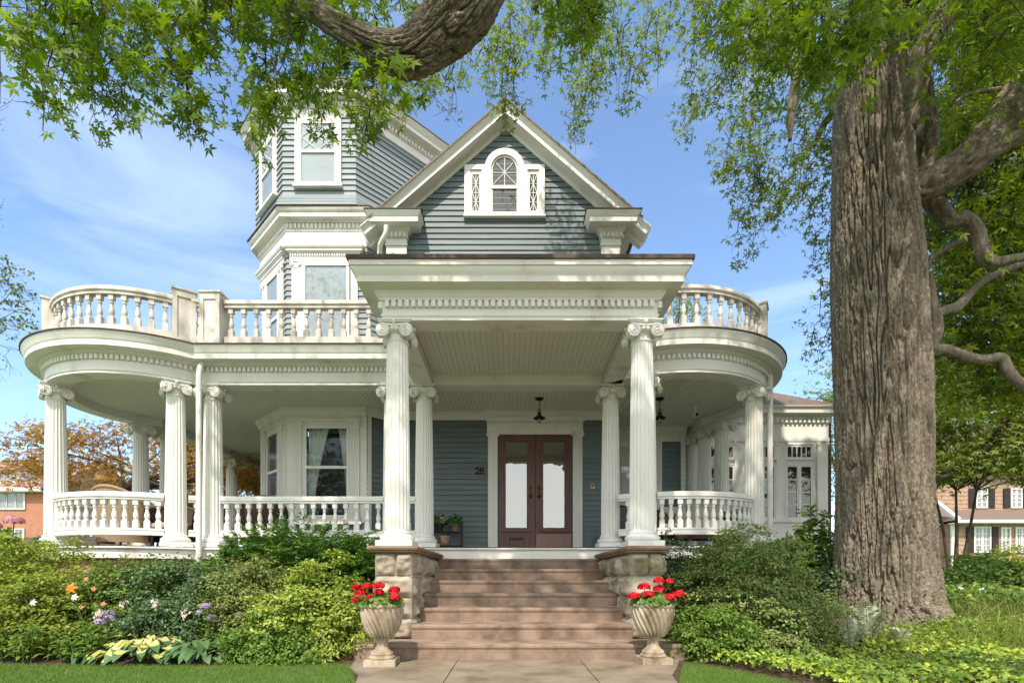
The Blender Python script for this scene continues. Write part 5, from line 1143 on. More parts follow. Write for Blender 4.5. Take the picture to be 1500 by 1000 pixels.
def bark_tube(m, pts, rad, seg, nsub, amp=.03, fr=9.0, seed=0.0, wob=.12, flare=None):
    """a limb with furrowed bark: long ridges run along it"""
    P=[Vector(p) for p in pts]; n=len(P)
    def cr(i,t,A):
        a,b,c,d=A[max(i-1,0)],A[i],A[i+1],A[min(i+2,n-1)]; return .5*((2*b)+(c-a)*t+(2*a-5*b+4*c-d)*t*t+(3*b-a-3*c+d)*t**3)
    C=[];Rr=[]
    for i in range(n-1):
        for k in range(nsub): t=k/nsub; C.append(cr(i,t,P)); Rr.append(cr(i,t,list(rad)))
    C.append(P[-1]);Rr.append(rad[-1]); N=len(C); vs=[];fs=[]; prev=None; s=0
    for i in range(N):
        t=(C[min(i+1,N-1)]-C[max(i-1,0)]).normalized()
        if prev is None: a=t.cross(Vector((0,1,0)));  a=a if a.length>.1 else t.cross(Vector((1,0,0)))
        else: a=prev-t*prev.dot(t)
        a.normalize(); prev=a; b=t.cross(a)
        if i: s+=(C[i]-C[i-1]).length
        for k in range(seg):
            q=2*PI*k/seg; cx_,sx_=math.cos(q),math.sin(q); r=Rr[i]; u=Vector((cx_*r*fr+seed,sx_*r*fr,s*fr*.062))
            w_=noise.noise(Vector((cx_*r*3+seed,sx_*r*3,s*1.1)))
            u+=Vector((w_*1.1,w_*.9,0)); n1=noise.noise(u); n2=noise.noise(u*2.0+Vector((7,0,s*.5))); n3=noise.noise(Vector((cx_*r*fr*3+seed,sx_*r*fr*3,s*fr*1.6))); n4=noise.noise(Vector((cx_*r*fr*.8+seed+9,sx_*r*fr*.8+u.y*.2,s*fr*.55)))
            d=amp*(.35-1.35*math.exp(-(n1/.10)**2)-.55*math.exp(-(n2/.07)**2)-.28*math.exp(-(n4/.045)**2)+.34*n3+.12*n2)*min(1,r/.16)+r*wob*.5*noise.noise(Vector((cx_*1.3+seed,sx_*1.3,s*.7)))
            if flare: d+=flare(s,q)
            vs.append(C[i]+(a*cx_+b*sx_)*(r+d))
    for i in range(N-1):
        for k in range(seg): fs.append((i*seg+k,i*seg+(k+1)%seg,(i+1)*seg+(k+1)%seg,(i+1)*seg+k))
    fs.append(tuple((N-1)*seg+k for k in range(seg))); m.add(vs,fs)
def PL(lst): return [at(*p[:3]) for p in lst]
def limb(name,root,lst,px_r,seg=28,nsub=8,amp=.016,fr=14,seed=0,matn='bark'):
    pts=PL(lst); rad=[r*p[2]/FPX*offax(p)**.35 for r,p in zip(px_r,lst)]; m=MB(); bark_tube(m,pts,rad,seg,nsub,amp,fr,seed); return part(name,m,M[matn],root,smooth=0)
class Spray:
    """hanging leafy twigs: each one a thin drooping shoot with leaves set along it"""
    def __init__(s,seed): s.g=np.random.default_rng(seed); s.arr=[]; s.m=MB()
    def add(s,a,b,n,ls,w,tm=STAR5,tw=.009,droop=.12,sub=5):
        g=s.g; n=int(n*1.25); A=np.array(a);B=np.array(b); L=np.linalg.norm(B-A); k=8; q=np.linspace(0,1,k); wob=np.cumsum(g.normal(0,.035*L,(k,3)),axis=0); wob-=wob[-1]*q[:,None]; C=A+(B-A)*q[:,None]+wob; C[:,2]+=droop*L*np.sin(q*PI)
        s.m.tube([tuple(c) for c in C],[tw*(1-.75*t) for t in q],5,False)
        T=g.uniform(.02,1.03,n)**.9; i=np.clip((T*(k-1)).astype(int),0,k-2); f=(T*(k-1)-i)[:,None]; base=C[i]*(1-f)+C[i+1]*f
        taper=(.35+.65*np.sin(np.clip(T,0,1)*PI*.8+.35))[:,None]
        off0=g.normal(0,1,(n,3))*w*taper*np.array([1,1,.75])                       # side shoots, a rosette of leaves on each
        nn=max(3,n//6); ci=g.integers(0,nn,n); cn=base[:nn]+off0[:nn]; cn[:,2]-=np.abs(off0[:nn,0])*.3
        for q0,q1 in zip(base[:nn:2],cn[::2]): s.m.tube([tuple(q0),tuple((q0+q1)/2+np.array([0,0,.015])),tuple(q1)],[tw*.45,tw*.35,tw*.2],4,False)
        pos=cn[ci]+g.normal(0,1,(n,3))*ls*np.array([.75,.75,.55]); off=pos-base[ci]
        hang=np.stack([off[:,0]*1.2/w,off[:,1]*1.2/w,np.full(n,-1.1)],-1); nr=np.stack([g.normal(0,.7,n),g.normal(-.35,.6,n),g.uniform(.15,1,n)],-1)
        s.arr.append(leaf_arrays(pos,nr,ls*1.22*g.uniform(.5,1.35,n),tm,g,hang,.55))
        for j in range(sub):
            t=g.integers(1,k-1); e=C[t]+g.normal(0,1,3)*w*1.2; e[2]-=w*.8; s.m.tube([tuple(C[t]),tuple((C[t]+e)/2+np.array([0,0,.02])),tuple(e)],[tw*.5,tw*.4,tw*.2],4,False)
    def clump(s,c,r,n,ls,tm=STAR3,flat=.6):
        g=s.g; d=g.normal(0,.5,(n,3))*np.array([1,1,flat]); s.arr.append(leaf_arrays(np.array(c)+d*r,unit(d+np.array([0,-.15,.8]))+g.normal(0,.4,(n,3)),ls*g.uniform(.65,1.3,n),tm,g,d+np.array([0,0,-.5]),.5))
    def done(s,root,leaf,bark='dark_bark',name='foliage'):
        leaf_part(name,s.arr,M[leaf],root); 
        if s.m.v: part('twigs',s.m,M[bark],root)

# --- the great trunk on the right
TX,TY=5.33,7.55
big=thing('sweetgum_tree','massive furrowed grey brown trunk right of the house','tree',(TX,TY,gzf(TX,TY)))
def cxr(px0,px1,d=7.55):
    a,b=math.atan((px0-CX)/FPX),math.atan((px1-CX)/FPX); t=(a+b)/2; D=d/math.cos(t); return D*math.sin(t), D*math.sin((b-a)/2)
def offax(p): return 1/math.sqrt(1+((p[0]-CX)/FPX)**2+((p[1]-CY)/FPX)**2)
rows=[(915,1208,1395),(885,1215,1382),(850,1220,1377),(780,1223,1373),(700,1224,1370),(600,1222,1368),(500,1219,1362),(400,1217,1357),(300,1218,1346),(200,1220,1338),(120,1224,1333),(60,1230,1328),(0,1238,1324),(-80,1243,1321),(-200,1248,1316),(-400,1250,1306)]
pts=[];rad=[]
for py,a,b in rows: c,r=cxr(a,b); pts.append((c,TY,wz(py,TY))); rad.append(r*.985)
m=MB(); bark_tube(m,pts,rad,680,44,.054,16.5,3.0,.05,flare=lambda s,q: .05*math.exp(-s/.35)*(1+math.cos(5*q)))
part('trunk',m,M['bark'],big,smooth=0)
d=7.5
limb('limb',big,[(1318,190,7.35),(1335,125,7.2),(1352,80,7.1),(1375,35,7.0),(1402,-10,6.9),(1450,-90,6.7),(1540,-200,6.4)],[24,23,20,17,16,14,10],40,12,.042,24,1)
limb('limb',big,[(1340,40,8.0),(1338,110,8.0),(1352,180,8.0),(1352,230,7.95),(1340,290,7.85)],[20,22,20,18,14],36,12,.042,24,2)
limb('limb',big,[(1318,282,7.45),(1352,272,7.4),(1388,255,7.35),(1422,232,7.3),(1452,195,7.3),(1492,150,7.3),(1560,80,7.3),(1680,-40,7.4)],[24,25,26,27,25,22,18,12],44,14,.042,24,4)
limb('limb',big,[(1420,240,7.25),(1450,222,7.2),(1485,205,7.2),(1540,190,7.1),(1620,150,7.0)],[14,15,13,11,7],30,12,.036,24,5)
limb('limb',big,[(1335,280,7.85),(1362,292,7.85),(1390,322,7.8),(1412,320,7.8),(1428,335,7.8),(1440,372,7.8),(1452,384,7.8),(1480,380,7.8),(1530,368,7.9),(1620,330,8)],[13,13.5,12.5,11.5,11.5,11,9.5,7,6,4],30,10,.022,14,6)
limb('limb',big,[(1362,400,8.1),(1364,440,8.1),(1368,480,8.1),(1364,510,8.1),(1385,513,8.1),(1415,522,8.1),(1440,527,8.1),(1466,524,8.1),(1478,545,8.1),(1500,566,8.1),(1560,600,8.2)],[5,9,13,11,8.5,8,8,8,8.5,8,6],24,8,.015,14,7)
limb('limb',big,[(1368,462,8.15),(1385,454,8.15),(1402,450,8.15),(1420,430,8.2),(1440,412,8.2),(1475,395,8.3),(1530,375,8.4)],[8,8,8,7,6,5,4],20,8,.012,14,8)
limb('limb',big,[(1355,400,8.1),(1362,380,8.1),(1385,364,8.1),(1412,350,8.1),(1440,345,8.2)],[5,5,4.5,4,3],16,6,.01,14,9)
limb('limb',big,[(1384,285,8.3),(1420,225,8.3),(1450,165,8.3),(1478,125,8.3),(1520,90,8.3)],[3.5,4,4.5,6,6],14,6,.008,14,10)
limb('limb',big,[(1392,155,8.3),(1415,140,8.3),(1440,134,8.3),(1465,130,8.3)],[2.5,3,3.2,3.5],12,5,.006,14,11)
limb('limb',big,[(1280,-120,7.9),(1215,-20,8.1),(1185,25,8.2),(1170,80,8.2),(1165,120,8.2),(1160,160,8.2),(1157,206,8.2)],[10,9,8,7,8,7,3],20,8,.016,14,12)
limb('limb',big,[(1270,-260,8.0),(1190,-110,8.4),(1125,-15,8.6),(1112,30,8.7),(1085,85,8.8),(1046,135,9)],[8,6,4.5,4,3,1.5],12,6,.006,14,13)
limb('limb',big,[(1245,140,8.2),(1222,165,8.5),(1205,185,8.6),(1192,215,8.7)],[7,6,5,3],14,6,.012,14,14)
limb('limb',big,[(1362,-160,7.6),(1420,-220,7.2),(1500,-300,6.5),(1560,-420,5.6)],[26,20,15,9],24,8,.02,14,15)
S=Spray(201)
def hang(S,tips,n,ls,w,d,rise,dj=.5,tm=STAR3,tw=.009,dx=40):
    """one shoot per tip; it starts higher up and toward the branch"""
    for px,py in tips:
        dd=d+S.g.uniform(-dj,dj); st=(px+S.g.uniform(-dx,dx)+ (dx*.6), py-rise*S.g.uniform(.75,1.2), dd+S.g.uniform(-.3,.3)); S.add(at(*st),at(px,py,dd),n,ls,w,tm,tw)
# left of the trunk, airy edge against the sky
hang(S,[(992,192),(1012,180),(1035,160),(1052,150),(1075,175),(1005,110),(1030,90),(1060,100),(1015,50),(1050,40),(1085,60),(1110,110),(1090,140),(1120,170),(1140,120)],140,.078,.15,9.0,95)
hang(S,[(1063,250),(1085,225),(1105,245),(1125,215),(1080,290),(1100,320),(1080,345),(1096,378),(1118,345),(1135,320),(1140,280),(1160,300),(1180,270),(1150,240),(1178,225),(1195,260),(1205,205),(1120,285)],118,.078,.13,8.8,85)
hang(S,[(1185,350),(1205,330),(1215,380),(1190,395),(1185,505),(1205,480),(1212,440),(1200,530),(1217,300)],62,.075,.11,8.7,55,dx=15)
hang(S,[(1000,20),(1035,10),(1070,15),(1105,20),(1140,30),(1170,50),(1150,80),(1195,90),(1210,140),(1190,160),(1165,180),(1130,60),(1215,60)],145,.08,.17,8.8,80)
S.done(big,'sweet_leaf')
S=Spray(202)   # right of the trunk, layer on layer
for i in range(400):
    px=S.g.uniform(1360,1620); py=S.g.uniform(-60,610); 
    if 1352<px<1410 and 60<py<150 and S.g.random()<.8: continue
    S.add(at(px+S.g.uniform(-30,50),py-60,9.2+S.g.uniform(-.8,1.6)),at(px,py,9.0+S.g.uniform(-.8,1.6)),80,.108,.2,STAR3)
hang(S,[(1372,55),(1395,40),(1420,60),(1445,50),(1470,70),(1495,40),(1385,90),(1350,70),(1365,30),(1430,20),(1460,20),(1490,10),(1400,10)],90,.08,.17,7.6,60,tm=STAR5)
S.done(big,'sweet_leaf',name='foliage')
S=Spray(204)   # its unseen crown above the picture, clumps added to shade trunk and limbs
for i in range(70): S.clump((S.g.uniform(2.6,6.4),S.g.uniform(2.2,6.6),S.g.uniform(8.0,12.5)),.8,34,.15,STAR3)
for i in range(45): S.clump((S.g.uniform(6.0,9.0),S.g.uniform(3.0,7.4),S.g.uniform(7.4,11)),.8,34,.15,STAR3)
for i in range(60):                    # leaf clumps added toward the sun to shade the right limbs
    k=S.g.uniform(1.3,4.6); S.clump((S.g.uniform(6.1,8.6)-.13*k,7.9-.6*k,S.g.uniform(3.9,7.4)+.79*k),.55,26,.12,STAR3)
for i in range(26):
    q=(rnd.uniform(2.8,9),rnd.uniform(2.6,7.2),rnd.uniform(8.2,12)); z_=rnd.uniform(8.6,11.5); S.m.tube([(TX,TY,z_),((TX+q[0])/2,(TY+q[1])/2,(z_+q[2])/2+.35),q],[.10,.055,.012],6,False)
S.done(big,'sweet_leaf',name='foliage')
S=Spray(203)   # large leaves close overhead in front of the trunk
hang(S,[(1062,40),(1085,55),(1110,30),(1135,70),(1160,60),(1150,110),(1120,120),(1180,40),(1205,70),(1225,50),(1240,95),(1260,60),(1285,30),(1300,55),(1315,20),(1180,95),(1195,125),(1215,100)],46,.105,.17,5.6,55,tm=STAR5)
hang(S,[(1380,70),(1400,120),(1425,80),(1455,110),(1480,80),(1495,140),(1440,40),(1370,30)],40,.10,.17,6.3,55,tm=STAR5)
S.done(big,'near_leaf',name='foliage')

# --- the tree whose limb hangs over the walk
over=thing('overhanging_tree','tree with a thick mossy forked limb hanging over the steps','tree',(7.4,-4.8,0))
L1=[(240,-75,5.4),(330,-38,5.3),(395,-12,5.2),(450,10,5.1),(505,44,5.0),(555,72,5.0),(598,80,5.0),(640,52,5.0),(678,10,4.95),(702,-45,4.9),(730,-140,4.7),(790,-230,4.3)]
r1=[11,14,17,19,22,28,36,46,58,64,66,66]
pts=PL(L1)+[(1.5,1.5,8.2),(3.9,-1.4,7.2),(6.4,-3.8,5.0),(7.4,-4.8,1.8),(7.4,-4.8,-.1)]; rad=[1.06*r*p[2]/FPX*offax(p) for r,p in zip(r1,L1)]+[.40,.45,.52,.58,.75]
m=MB(); bark_tube(m,pts,rad,240,36,.045,19,9.0,.22); part('limb',m,M['bark'],over,smooth=0)
for lst,rr in (([(640,60,4.9),(650,84,4.75),(700,62,4.7),(742,14,4.7)],[16,20,17,8]),):
    pass
S=Spray(301); H5=lambda tips,n,ls,w,d,rise,**k: hang(S,tips,n,ls,w,d,rise,tm=STAR5,**k)
H5([(12,95),(32,120),(62,192),(88,150),(105,120),(130,183),(150,120),(178,178),(205,120),(228,155),(250,110),(272,198),(282,195),(258,90),(300,80),(280,60),(315,60)],52,.095,.13,5.8,110,dx=26)
H5([(66,165),(130,160),(180,150),(270,165),(100,95),(45,70),(200,80),(235,110),(160,80)],55,.08,.14,6.0,90)
H5([(335,70),(348,112),(366,200),(388,216),(378,165),(402,172),(420,130),(445,165),(462,205),(452,150),(470,110),(350,60),(395,120)],44,.09,.115,5.6,95,dx=22)
H5([(490,165),(505,120),(522,180),(536,212),(548,165),(520,130),(560,140),(575,150),(500,80),(475,60),(440,80),(420,50),(545,110),(465,140)],34,.09,.12,5.3,70,dx=22)
H5([(x,y) for x in range(0,480,38) for y in (8,42)],32,.098,.19,5.6,55,dx=25)
H5([(x,-25) for x in range(0,420,48)],34,.098,.25,5.6,60,dx=25)
H5([(520,15),(548,10),(575,18),(590,30),(500,10)],40,.09,.15,5.9,60)
S.done(over,'near_leaf')
S=Spray(302)
H3=lambda tips,n,ls,w,d,rise,**k: hang(S,tips,n,ls,w,d,rise,tm=STAR3,**k)
H3([(590,168),(610,150),(640,150),(668,165),(675,120),(655,110),(630,125),(560,180),(580,120),(540,190)],60,.075,.12,7.6,70)
H3([(715,110),(722,140),(735,165),(742,180),(752,150),(728,80),(748,90),(765,110),(745,40),(775,60)],64,.076,.10,7.6,65,dx=20)
H3([(798,128),(810,95),(828,120),(845,200),(852,165),(870,160),(842,120),(880,110),(905,130),(920,158),(912,95),(940,110),(958,90),(945,50),(900,50),(860,60),(820,50),(790,30),(835,20),(880,20),(925,20),(965,20),(770,20),(972,60)],92,.074,.115,8.6,75,dx=25)
H3([(845,195),(848,180),(858,150),(918,140)],60,.055,.09,8.6,50,dx=8)
S.done(over,'sweet_leaf')
S=Spray(303)
H5([(838,50),(850,70),(862,40),(825,62),(842,20),(870,10),(815,20),(800,5)],30,.095,.11,5.2,60,dx=15)
for i in range(60):  # unseen leaf clumps added above the limb to keep it in shade
    p=(S.g.uniform(-3.5,3.0),S.g.uniform(1.2,4.0),S.g.uniform(7.9,10)); S.clump(p,.7,34,.15,STAR3)
for i in range(60):    # crown above the frame: it throws the dappled shade
    p=(S.g.uniform(-7.0,7),S.g.uniform(1.5,6.6),S.g.uniform(8.6,12.5)); S.clump(p,.75,30,.16,STAR3)
S.done(over,'near_leaf')
m=MB()
for i in range(26):
    a=rnd.uniform(0,2*PI); b=(rnd.uniform(-6.5,6.5),rnd.uniform(0,6),rnd.uniform(8.6,12)); m.tube([(2.2,.6,8.0),((2.2+b[0])/2,(.6+b[1])/2,(8+b[2])/2+.4),b],[.09,.05,.012],6)
part('branches',m,M['dark_bark'],over)

# --- trees farther off
def tree(name,label,x,y,z1,crown,leaf,ls,ncl,per,seed,r=.2,tm=STAR3,stems=1,flat=.55,cr=.8,group=None,fork=.45):
    g=np.random.default_rng(seed); z=gzf(x,y); t=thing(name,label,'tree',(x,y,z),group); cx_,cy_,cz,rx,ry,rz=crown; m=MB()
    S=Spray(seed+1); ends=[]
    d=dome(g,ncl,-.75); k=g.uniform(.35,1,(ncl,1))**.55*(1+.22*lump(d,2.1,seed)[:,None]); P=np.array([cx_,cy_,cz])+d*k*np.array([rx,ry,rz])
    for c in P: S.clump(c,cr*g.uniform(.7,1.25),per,ls,tm,flat)
    for s in range(stems):
        bx=x+(s-(stems-1)/2)*r*2.6; f=np.array([bx+g.normal(0,.1)+(s-(stems-1)/2)*rx*.16,y,z+(cz-z)*fork*1.4]); m.tube([(bx,y,z-.2),((bx+f[0])/2+.05,y,z+(f[2]-z)*.5),tuple(f)],[r,r*.8,r*.6],9)
        for c in P[g.choice(ncl,min(ncl,9),False)]: mid=(f+c)/2+np.array([0,0,.12*rz]); m.tube([tuple(f),tuple(mid),tuple(c)],[r*.42,r*.25,r*.06],6)
    part('trunk',m,M['dark_bark'],t,smooth=60); S.done(t,leaf,name='crown'); return t
d=15.5; tree('japanese_maple','bronze orange leaved maple spreading behind the left round porch',wx(215,d),d,0,(wx(205,d),d+.3,wz(676,d),4.9,2.3,1.2),'bronze_leaf',.125,215,60,401,.14,STAR3,2,.35,.62,fork=.55)
d=19; tree('japanese_maple','smaller bronze leaved maple beyond the side porch',wx(330,d),d,0,(wx(335,d),d,wz(715,d),2.6,1.8,2.0),'bronze_leaf',.17,120,55,402,.12,STAR3,1,.4,.6,fork=.5)
d=13.2   # fine leaved tree reaching in from the left
loc=thing('locust_tree','fine leaved locust with bare twigs reaching in from the left edge','tree',(wx(-95,d),d,gzf(-14,d))); m=MB(); S=Spray(411)
m.tube([(wx(-95,d),d,gzf(-14,d)-.1),(wx(-90,d),d,wz(650,d)),at(-70,520,d),at(-60,420,d),at(-70,300,d)],[.2,.17,.13,.1,.05],10); part('trunk',m,M['dark_bark'],loc,smooth=60)
for a,b in (((-65,470),(58,455)),((-65,450),(48,425)),((-62,430),(40,405)),((-65,500),(62,482)),((-60,420),(30,395)),((-66,480),(40,470)),((-62,440),(20,415)),((-65,490),(15,490)),((-60,400),(10,380)),((-65,460),(55,440))): S.add(at(*a,d),at(*b,d+S.g.uniform(-.6,.6)),95,.075,.13,(NARROW[0]*np.array([1,2.2,1]),NARROW[1]),.012,.10,7)
for a,b in (((-60,500),(30,545)),((-60,510),(45,520)),((-60,505),(10,560)),((-70,380),(6,290)),((-60,400),(4,320)),((-70,340),(30,128)),((-70,330),(14,155)),((-70,320),(8,172))): S.add(at(*a,d),at(*b,d),6,.07,.1,(NARROW[0]*np.array([1,2.2,1]),NARROW[1]),.010,.06,9)
S.done(loc,'locust_leaf')
d=21; tree('leafy_tree','green tree filling the gap between the sunroom and the trunk',wx(1232,d),d,0,(wx(1240,d),d,wz(640,d),1.35,1.4,3.6),'far_leaf',.17,80,52,421,.2,cr=.75)
d=26; tree('leafy_tree','yellow green tree top seen through the right roof balustrade',wx(985,d),d,0,(wx(988,d),d,wz(505,d),1.7,1.5,3.4),'far_leaf',.16,70,42,422,.25,cr=.7)
d=17; tree('leafy_tree','many stemmed maple between the big trunk and the shingled house',wx(1398,d),d,0,(wx(1450,d),d+.2,wz(632,d),3.8,2.2,2.15),'far_leaf',.17,430,62,423,.055,STAR3,3,.5,.7,fork=.42)
limb('limb',[o for o in scene.objects if o.get('label')=='many stemmed maple between the big trunk and the shingled house'][0],[(1560,545,15.5),(1500,580,15.6),(1478,615,15.7),(1450,650,15.8),(1415,680,16),(1370,705,16.2)],[11,9,8,6.5,5,3.5],14,6,.012,10,20,'dark_bark')
d=30; tree('leafy_tree','tall green tree rising behind the shingled house',wx(1500,d),d+16,0,(wx(1490,46),46,15.5,9,5,8),'far_leaf',.3,150,52,424,.5,cr=2.0)
d=45; tree('leafy_tree','green tree standing behind the brick house roof',wx(95,d),d+8,0,(wx(110,53),53,8.2,4.5,4,4.6),'far_leaf',.3,90,50,425,.4,cr=1.5)

# ================================================================== NEIGHBOURING HOUSES
M['shake'] = surf('pinkish_cedar_shingle', [(.25,.16,.11),(.36,.245,.175),(.43,.31,.23)], 3, (1,1,2.5), .9, 10, .4, .03)
M['shutter'] = surf('black_brown_shutter', [(.02,.014,.012),(.035,.026,.022)], 8, rough=.6)
M['brickwall'] = brickmat('orange_brick', (.36,.13,.07), (.44,.18,.10), (.34,.26,.21), 1.0, .24, .08)
M['pinkroof'] = surf('faded_red_shingle', [(.30,.17,.14),(.38,.23,.19)], 5, (1,1,2), .9, 8, .3, .03)
nb=thing('shingle_house','pinkish shingled house with dark shutters beyond the trunk','house',(33,36,1.3)); Y0=33.0; nx=lambda px: wx(px,Y0); nz=lambda py: wz(py,Y0)
def shakes(m,path,z0,z1,e=.28): clap(m,path,z0,z1,e,0,.03)
m=MB(); shakes(m,[(nx(1398),40),(nx(1398),Y0),(nx(1640),Y0),(nx(1640),40)],1.0,nz(765)); shakes(m,[(nx(1404),42),(nx(1404),36),(nx(1640),36),(nx(1640),42)],nz(760),wz(684,36)); shakes(m,[(nx(1360),40),(nx(1360),Y0+1.2),(nx(1398),Y0+1.2)],1.0,nz(760)); part('wall',m,M['shake'],nb)
m=MB(); za=nz(763); m.add([(nx(1388),Y0-.7,za),(nx(1650),Y0-.7,za),(nx(1650),36.2,wz(745,36)),(nx(1400),36.2,wz(745,36)),(nx(1388),40,za)],[(0,1,2,3),(0,3,4)]); part('roof',m,M['brown_shingle'],nb)
zb_=wz(686,36); m=MB(); m.add([(nx(1392),35.3,zb_),(nx(1650),35.3,zb_),(nx(1650),41,zb_+4.2),(nx(1392),41,zb_+4.2)],[(0,1,2,3)]); part('roof',m,M['brown_shingle'],nb)
m=MB(); m.add([(nx(1352),Y0+.9,nz(757)),(nx(1398),Y0+.9,nz(757)),(nx(1380),40,nz(700)),(nx(1340),40,nz(700))],[(0,1,2,3)]); part('roof',m,M['brown_shingle'],nb)
m=MB(); m.box(nx(1388),nx(1650),Y0-.72,Y0-.6,za-.16,za+.02); m.box(nx(1388),nx(1650),Y0-.6,Y0-.04,za-.18,za-.14); m.box(nx(1392.5),nx(1397),Y0-.08,Y0+.02,1.0,za-.18); m.box(nx(1392),nx(1650),35.2,35.32,zb_-.15,zb_+.03)
m.tube([(nx(1374),Y0+.8,nz(722)),(nx(1397),Y0-.4,nz(762))],.16,6); part('eaves_trim',m,M['white'],nb)
def nwin(fr,u0,u1,z0,z1,gx,gy,sh=False,root=None,sw=.5):
    m=MB(); t=.09
    for a in ((u0-t,u0,z0-t,z1+t),(u1,u1+t,z0-t,z1+t),(u0,u1,z0-t,z0),(u0,u1,z1,z1+t)): m.fbox(fr,a[0],a[1],.03,.10,a[2],a[3])
    for i in range(1,gx): u=u0+(u1-u0)*i/gx; m.fbox(fr,u-.02 if i*2!=gx else u-.06,u+.02 if i*2!=gx else u+.06,.045,.07,z0,z1)
    for i in range(1,gy): z=z0+(z1-z0)*i/gy; m.fbox(fr,u0,u1,.045,.0705,z-.02,z+.02)
    w=part('window',m,M['white'],root); q=MB(); q.quad(fr.pt(u0,.05,z0),fr.pt(u1,.05,z0),fr.pt(u1,.05,z1),fr.pt(u0,.05,z1)); part('window_pane',q,M['glass'],w); q=MB(); q.quad(fr.pt(u0,.04,z0),fr.pt(u1,.04,z0),fr.pt(u1,.04,z1),fr.pt(u0,.04,z1)); part('window_blind',q,M['curt'],w)
    if sh:
        for a,b in ((u0-t-sw,u0-t-.02),(u1+t+.02,u1+t+sw)): 
            q=MB(); q.fbox(fr,a,b,.03,.08,z0-.08,z1+.08); q.fbox(fr,a+.07,b-.07,.08,.095,z0+.05,(z0+z1)/2-.05); q.fbox(fr,a+.07,b-.07,.08,.095,(z0+z1)/2+.05,z1-.05); part('shutter',q,M['shutter'],root)
M['curt'] = surf('dim_curtain', [(.20,.21,.21),(.34,.35,.35)], 2, (4,4,.5), .8)
fr=Frame((0,Y0),(1,Y0)); nwin(fr,nx(1427.5),nx(1448),nz(807),nz(773),4,4,True,nb,.48); nwin(fr,nx(1467),nx(1477),nz(807),nz(774),2,4,False,nb); nwin(fr,nx(1488),nx(1504),nz(807),nz(774),4,4,False,nb)
fr=Frame((0,36),(1,36)); n2=lambda px: wx(px,36); z2=lambda py: wz(py,36)
nwin(fr,n2(1430.5),n2(1443.5),z2(742),z2(717),2,4,True,nb,.5); nwin(fr,n2(1481),n2(1494),z2(742),z2(717),2,4,True,nb,.5)
m=MB(); m.tube([(nx(1400.5),Y0-.12,za-.2),(nx(1400.5),Y0-.12,1.0)],.05,6); part('downspout',m,M['flash'],nb)
bh=thing('brick_house','red brick house with faded red roof beyond the left porch','house',(-40,44,1.6)); Y1=40.0; bx=lambda px: wx(px,Y1); bz=lambda py: wz(py,Y1)
m=MB(); m.box(bx(-160),bx(66),Y1,52,.8,bz(717)); part('wall',m,M['brickwall'],bh)
m=MB(); zr=bz(716); m.add([(bx(-165),Y1-.6,zr),(bx(70),Y1-.6,zr),(bx(64),46,zr+3.3),(bx(-165),46,zr+3.3),(bx(70),53,zr),(bx(-165),53,zr)],[(0,1,2,3),(3,2,4,5),(1,4,2)]); part('roof',m,M['pinkroof'],bh)
m=MB(); m.box(bx(-165),bx(70),Y1-.65,Y1-.55,zr-.25,zr+.03); m.box(bx(-165),bx(70),Y1-.55,Y1-.02,zr-.26,zr-.2); part('eaves_trim',m,M['white'],bh)
fr=Frame((0,Y1),(1,Y1))
for a,b in ((-20,-9),(-7,9),(11.5,22.5),(25,36)): nwin(fr,bx(a),bx(b),bz(744.5),bz(722),1,1,False,bh)
for a,b in ((-10,8),(10,21),(24,35)): nwin(fr,bx(a),bx(b),bz(790),bz(775.5),1,1,False,bh)
dm=MB(); dm.box(bx(-20),bx(18),Y1+.5,Y1+3,zr+.3,bz(686)); d_=part('dormer',dm,M['white'],bh); q=MB(); q.box(bx(-10),bx(9),Y1+.42,Y1+.5,zr+.7,bz(690)); part('window_pane',q,M['curt'],d_); q=MB(); q.add([(bx(-24),Y1+.2,bz(687)),(bx(22),Y1+.2,bz(687)),(bx(22),Y1+4,bz(676)),(bx(-24),Y1+4,bz(676))],[(0,1,2,3)]); part('roof',q,M['pinkroof'],d_)
q=MB(); q.add([(bx(26),Y1+1.2,bz(702)),(bx(48),Y1+2.2,bz(696)),(bx(40),Y1+1.6,bz(699.5)),(bx(30),Y1+2.8,bz(690))],[(0,2,1,3)]); part('skylight_flashing',q,M['white'],bh)
q=MB(); q.lathe([(.25,0),(.25,1.7),(.32,1.72),(.32,1.9)],(bx(43),Y1+3,bz(692)),10); part('vent_pipe',q,M['slate'],bh)

# street trees across the road, behind the camera: they stand in the window reflections
for i,(x,y,h,lb) in enumerate(((-10,-19,11,'round street tree across the road opposite the bay window'),(-17,-21,13,'tall street tree across the road left of its neighbours'),(-25,-18,10,'farthest left street tree across the road'),(12,-24,12,'street tree across the road to the right'))):
    tree('street_tree',lb,x,y,0,(x,y,h*.6,4.2,4,h*.42),'far_leaf',.3,90,45,440+i,.22,cr=1.5)
# ================================================================== CAMERA, SKY, SUN
cam = bpy.data.cameras.new('camera'); co = bpy.data.objects.new('camera', cam); COL.objects.link(co)
cam.sensor_width = 36; cam.lens = 36*FPX/1500; co.location = (0,0,CAMZ); co.rotation_euler = (PI/2,0,0)
cam.shift_x = (750-CX)/1500; cam.shift_y = (CY-500)/1500; cam.clip_end = 2000; cam.clip_start = .05
scene.camera = co
EL, AZ = math.radians(52), math.radians(-12)       # sun behind the camera, a little to the left
sd = Vector((math.sin(AZ)*math.cos(EL), -math.cos(AZ)*math.cos(EL), math.sin(EL)))
sun = bpy.data.lights.new('sun','SUN'); sun.energy = 2.05; sun.angle = math.radians(.9); sun.color = (1,.94,.84)
so = bpy.data.objects.new('sun', sun); COL.objects.link(so); so.rotation_euler = (-sd).to_track_quat('-Z','Y').to_euler(); so.location = (0,-10,20)
